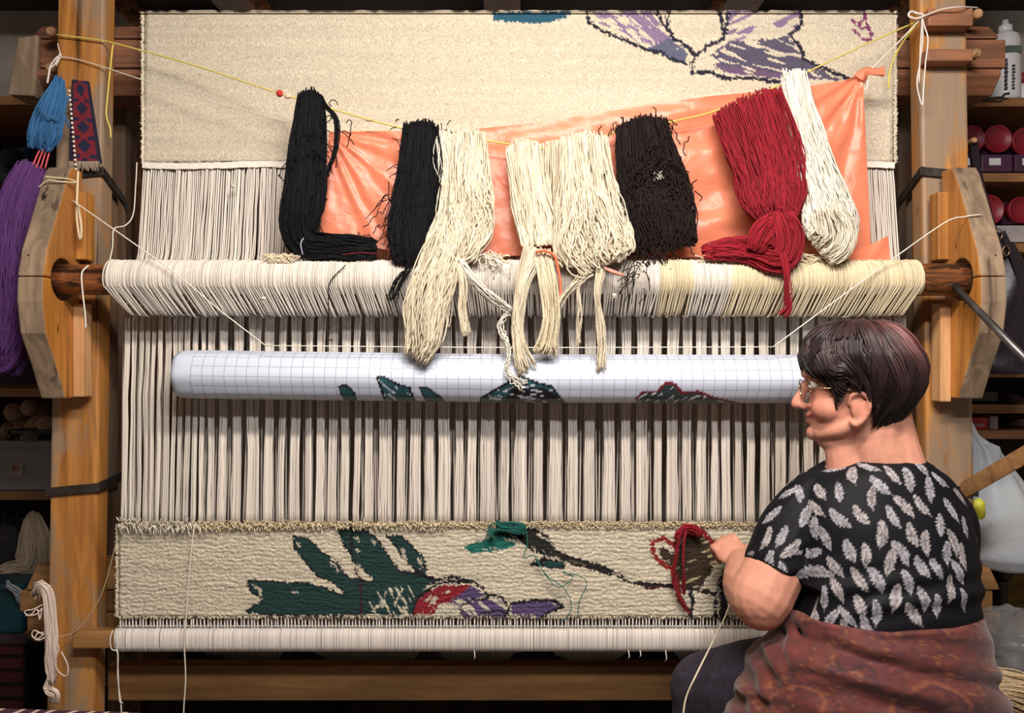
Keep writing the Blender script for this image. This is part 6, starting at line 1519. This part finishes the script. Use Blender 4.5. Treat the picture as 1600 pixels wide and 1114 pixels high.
# lower right shelves
M['redbox'] = plain('red_card', (170, 26, 34), .5)
for k, (x, y, rx, ry, m, lab) in enumerate(((1560, 568, 22, 8, 'brcloth', 'folded brown cloth on the right shelf behind the bag'), (1590, 566, 16, 9, 'dkcloth', 'dark cloth heap at the end of the right shelf'), (1560, 622, 26, 7, 'plcloth', 'plum cloth roll on the narrow right shelf'), (1590, 660, 12, 9, 'greywood', 'crumpled pale bundle on the low right shelf'))):
    blob('cloth_bundle', x, y, 2.54, rx, ry, .08, M[m], lab, 'cloth', 40 + k)
b = MB(); pbox(b, 1512, 1560, 612, 628, 2.47, 2.55, .004); b.build('black_case', M['shoe'], None, 'flat black case on the narrow right shelf', 'case')
b = MB(); pbox(b, 1512, 1544, 652, 671, 2.47, 2.55, .003); rb = b.build('red_box', M['redbox'], None, 'small red box on the low right shelf', 'box')
b = MB()
for q in range(5): pbox(b, 1524 + q * 3, 1526 + q * 3, 662, 666, 2.468, 2.4705, 0)
b.build('print', M['lab'], rb, smooth=False)
b = MB(); pbox(b, 1546, 1560, 650, 671, 2.47, 2.52, .004); b.build('glass_jar', M['lab'], None, 'small grey jar next to the red box', 'jar')

# white carrier bag hanging behind the bench
M['bagfilm'] = film('white_bag_film', (226, 232, 238), .35, .35, .12)
t = thing('carrier_bag', 'full white plastic carrier bag hanging behind the right post', 'plastic bag', P(1570, 888, 2.2))
rows = np.array([(655, 1512, 4, .010), (680, 1518, 10, .02), (700, 1532, 24, .04), (735, 1542, 38, .06), (780, 1556, 56, .09), (830, 1568, 70, .11), (865, 1572, 66, .11), (882, 1572, 50, .09), (890, 1570, 18, .04)])
rs = np.stack([np.interp(np.linspace(0, 1, 50), np.linspace(0, 1, len(rows)), rows[:, k]) for k in range(4)], 1)
an = np.arange(80) * 2 * math.pi / 80; rings = []
for y, x, hw, hd in rs:
    w = 1 + .10 * np.sin(an * 9 + y / 30) * np.exp(-((y - 690) / 70) ** 2) + .10 * (fbm(np.cos(an) * 2 + 3, np.sin(an) * 2 + y / 40, 5, 4) - .5)
    p = P(x, y, 2.24); rings.append(np.stack([p[0] + hw * 2.24 / F * w * np.cos(an), 2.24 + hd * w * np.sin(an), np.full(80, p[2])], 1))
b = MB(); loft(b, rings[::-1]); b.build('bag', M['bagfilm'], t)
V = P(np.array([[1538, 1548, 1562, 1566, 1556], [1545, 1552, 1560, 1560, 1556]]).T, np.array([[694, 692, 698, 710, 722], [726, 724, 720, 722, 726]]).T, np.array([[2.2, 2.19, 2.185, 2.19, 2.2], [2.2, 2.19, 2.19, 2.2, 2.2]]).T)
b = MB(); grid(b, V); grid(b, (V + [0, .002, 0])[:, ::-1]); b.build('handle', M['bagfilm'], t)
b = MB(); tubes(b, PS([(1512, 660, 2.24), (1511, 640, 2.22), (1511, 628, 2.13)], 10)[None], .004, 6); b.build('handle_loop', M['bagfilm'], t)
M['neon'] = plain('neon_card', (232, 230, 70), .5, 0, .1, 5, 0)
blob('yellow_packet', 1528, 796, 2.10, 10, 16, .012, M['neon'], 'bright yellow packet beside the white carrier bag', 'packet', 61)
0 and blob('grey_parcel', 1590, 850, 2.12, 20, 24, .03, M['lab'], 'grey parcel pressed against the white carrier bag', 'parcel', 62)
# slanting wooden bar
b = MB(); a0 = P(1500, 770, 1.95); a1 = P(1660, 678, 1.70); u_ = np.array([0, 0, .022]); k_ = np.array([0.02, .03, 0])
hexa(b, [a0 + u_, a1 + u_, a1 - u_, a0 - u_, a0 + u_ + k_, a1 + u_ + k_, a1 - u_ + k_, a0 - u_ + k_], .003); b.build('wooden_bar', wood('bar_wood', (112, 78, 44), (158, 116, 72), (90, 66, 44), 'x', .6, .4), None, 'brown wooden bar slanting up in front of the white carrier bag', 'bar')
# olive panel chair back, clear bag and raffia
M['olive'] = plain('olive_fabric', (112, 88, 34), .85, 0, .25, 30, .3)
t = thing('olive_chair', 'olive yellow chair back with black frame near the lower beam', 'chair', (P(1600, 0, 2.42)[0], 2.45, 0))
pts = [(1560, 905), (1575, 886), (1600, 880), (1660, 880), (1690, 900), (1690, 990), (1660, 1004), (1600, 1002), (1572, 985), (1562, 950)]
cen = np.array([1625, 942.])
poly = [tuple(P(x, y, 2.42)[[0, 2]]) for x, y in spline(np.array(pts + pts[:1], float), 40)[:-1]]
b = MB(); prism(b, poly, 'y', 2.42, 2.45, .004); b.build('backrest', M['olive'], t, smooth=False)
pp = spline(np.array(pts + pts[:1], float), 60); b = MB(); tubes(b, P(pp[:, 0], pp[:, 1], 2.432)[None], .024, 10); b.build('frame', M['shoe'], t)
for xx in (1585, 1665):
    b = MB(); q = P(xx, 1000, 2.44); tubes(b, np.array([q, [q[0], 2.44, 0]])[None], .014, 8); b.build('leg', M['shoe'], t)
blob('clear_bag', 1598, 1010, 2.02, 56, 52, .12, M['clear2'], 'clear plastic bag bulging at the foot of the right post', 'plastic bag', 71, .3)
RA = lin((214, 186, 146))
for k, pts in enumerate(([(1540, 1048, 1.86, 8), (1570, 1064, 1.85, 18), (1620, 1080, 1.85, 24)], [(1542, 1092, 1.83, 10), (1570, 1086, 1.82, 22), (1625, 1104, 1.82, 30)])):
    t = thing('straw_yarn_bundle', ('straw coloured yarn bundle lying under the clear bag', 'straw coloured yarn bundle spread out next to the rust wrap')[k], 'yarn', P(1590, 1112, 1.85))
    b = MB(); strands(b, pts, 200, .0017, RA, 310 + k, loops=False, wav=1.5, lmin=.9, depth=.03); b.build('strands', M['yarn'], t)
t = thing('low_table', 'low dark wooden table under the straw yarn', 'table', (1.2, 1.9, 0))
zt_ = P(0, 1122, 1.85)[2]; b = MB(); box(b, (1.09, 1.74, zt_ - .03), (1.62, 1.99, zt_), .004); b.build('top', M['log'], t, smooth=False)
for xx in (1.12, 1.58):
    for yy in (1.77, 1.965): b = MB(); box(b, (xx - .02, yy - .02, 0), (xx + .02, yy + .02, zt_ - .03), .003); b.build('leg', M['log'], t, smooth=False)

# ------------------------------------------------------------------ dark bundles under the loom, kilim in front
for k, (x, m, lab) in enumerate(((300, 'plcloth', 'plum cloth sack under the loom near the left post'), (475, 'dkcloth', 'dark cloth sack under the loom below the green leaves'), (655, 'brcloth', 'brown cloth sack under the loom below the red bloom'), (835, 'plcloth', 'plum cloth sack under the loom below the teal yarn'), (1020, 'dkcloth', 'dark cloth sack under the loom beside the knee'), (1250, 'brcloth', 'brown cloth sack under the loom behind the weaver'))):
    blob('cloth_sack', x, 1120, 2.72, 71, 98 - 5 * (k % 3), .15, M[m], lab, 'sack', 80 + k, .2, 'sacks under the loom')
M['kilim'], nt, bs = newmat('kilim_weave'); L_ = nt.links.new
tc = N(nt, 'ShaderNodeTexCoord'); mp = N(nt, 'ShaderNodeMapping'); mp.inputs['Scale'].default_value = (9, 9, 9); mp.inputs['Rotation'].default_value = (0, 0, .6); L_(tc.outputs['Object'], mp.inputs['Vector'])
w1 = N(nt, 'ShaderNodeTexWave', i_Scale=1.1, i_Distortion=6.0, i_Detail=1.0); L_(mp.outputs[0], w1.inputs['Vector']); r1 = ramp(nt, [(.80, (58, 26, 40)), (.86, (196, 170, 150))]); L_(w1.outputs[0], r1.inputs[0]); L_(r1.outputs[0], bs.inputs['Base Color']); bs.inputs['Roughness'].default_value = .95
t = thing('side_table', 'low table under a plum patterned kilim', 'table', (-1.1, 1.3, 0))
ang_ = math.radians(-2.5); tz = P(0, 1105, 1.62)[2]
poly = [(-1.75, 1.645), (-.77, 1.585), (-.84, .95), (-1.75, .99)]
b = MB(); prism(b, poly, 'z', tz - .06, tz - .012, .004); b.build('top', M['log'], t, smooth=False)
for (xx, yy) in ((-1.68, 1.55), (-.9, 1.5), (-1.68, 1.05), (-.9, 1.02)): b = MB(); box(b, (xx - .025, yy - .025, 0), (xx + .025, yy + .025, tz - .06), .003); b.build('leg', M['log'], t, smooth=False)
b = MB(); prism(b, [(-1.77, 1.664), (-.74, 1.598), (-.825, .94), (-1.77, .98)], 'z', tz - .0115, tz, .003); b.build('kilim', M['kilim'], None, 'plum kilim with pale zigzag lines spread on the low table', 'kilim')
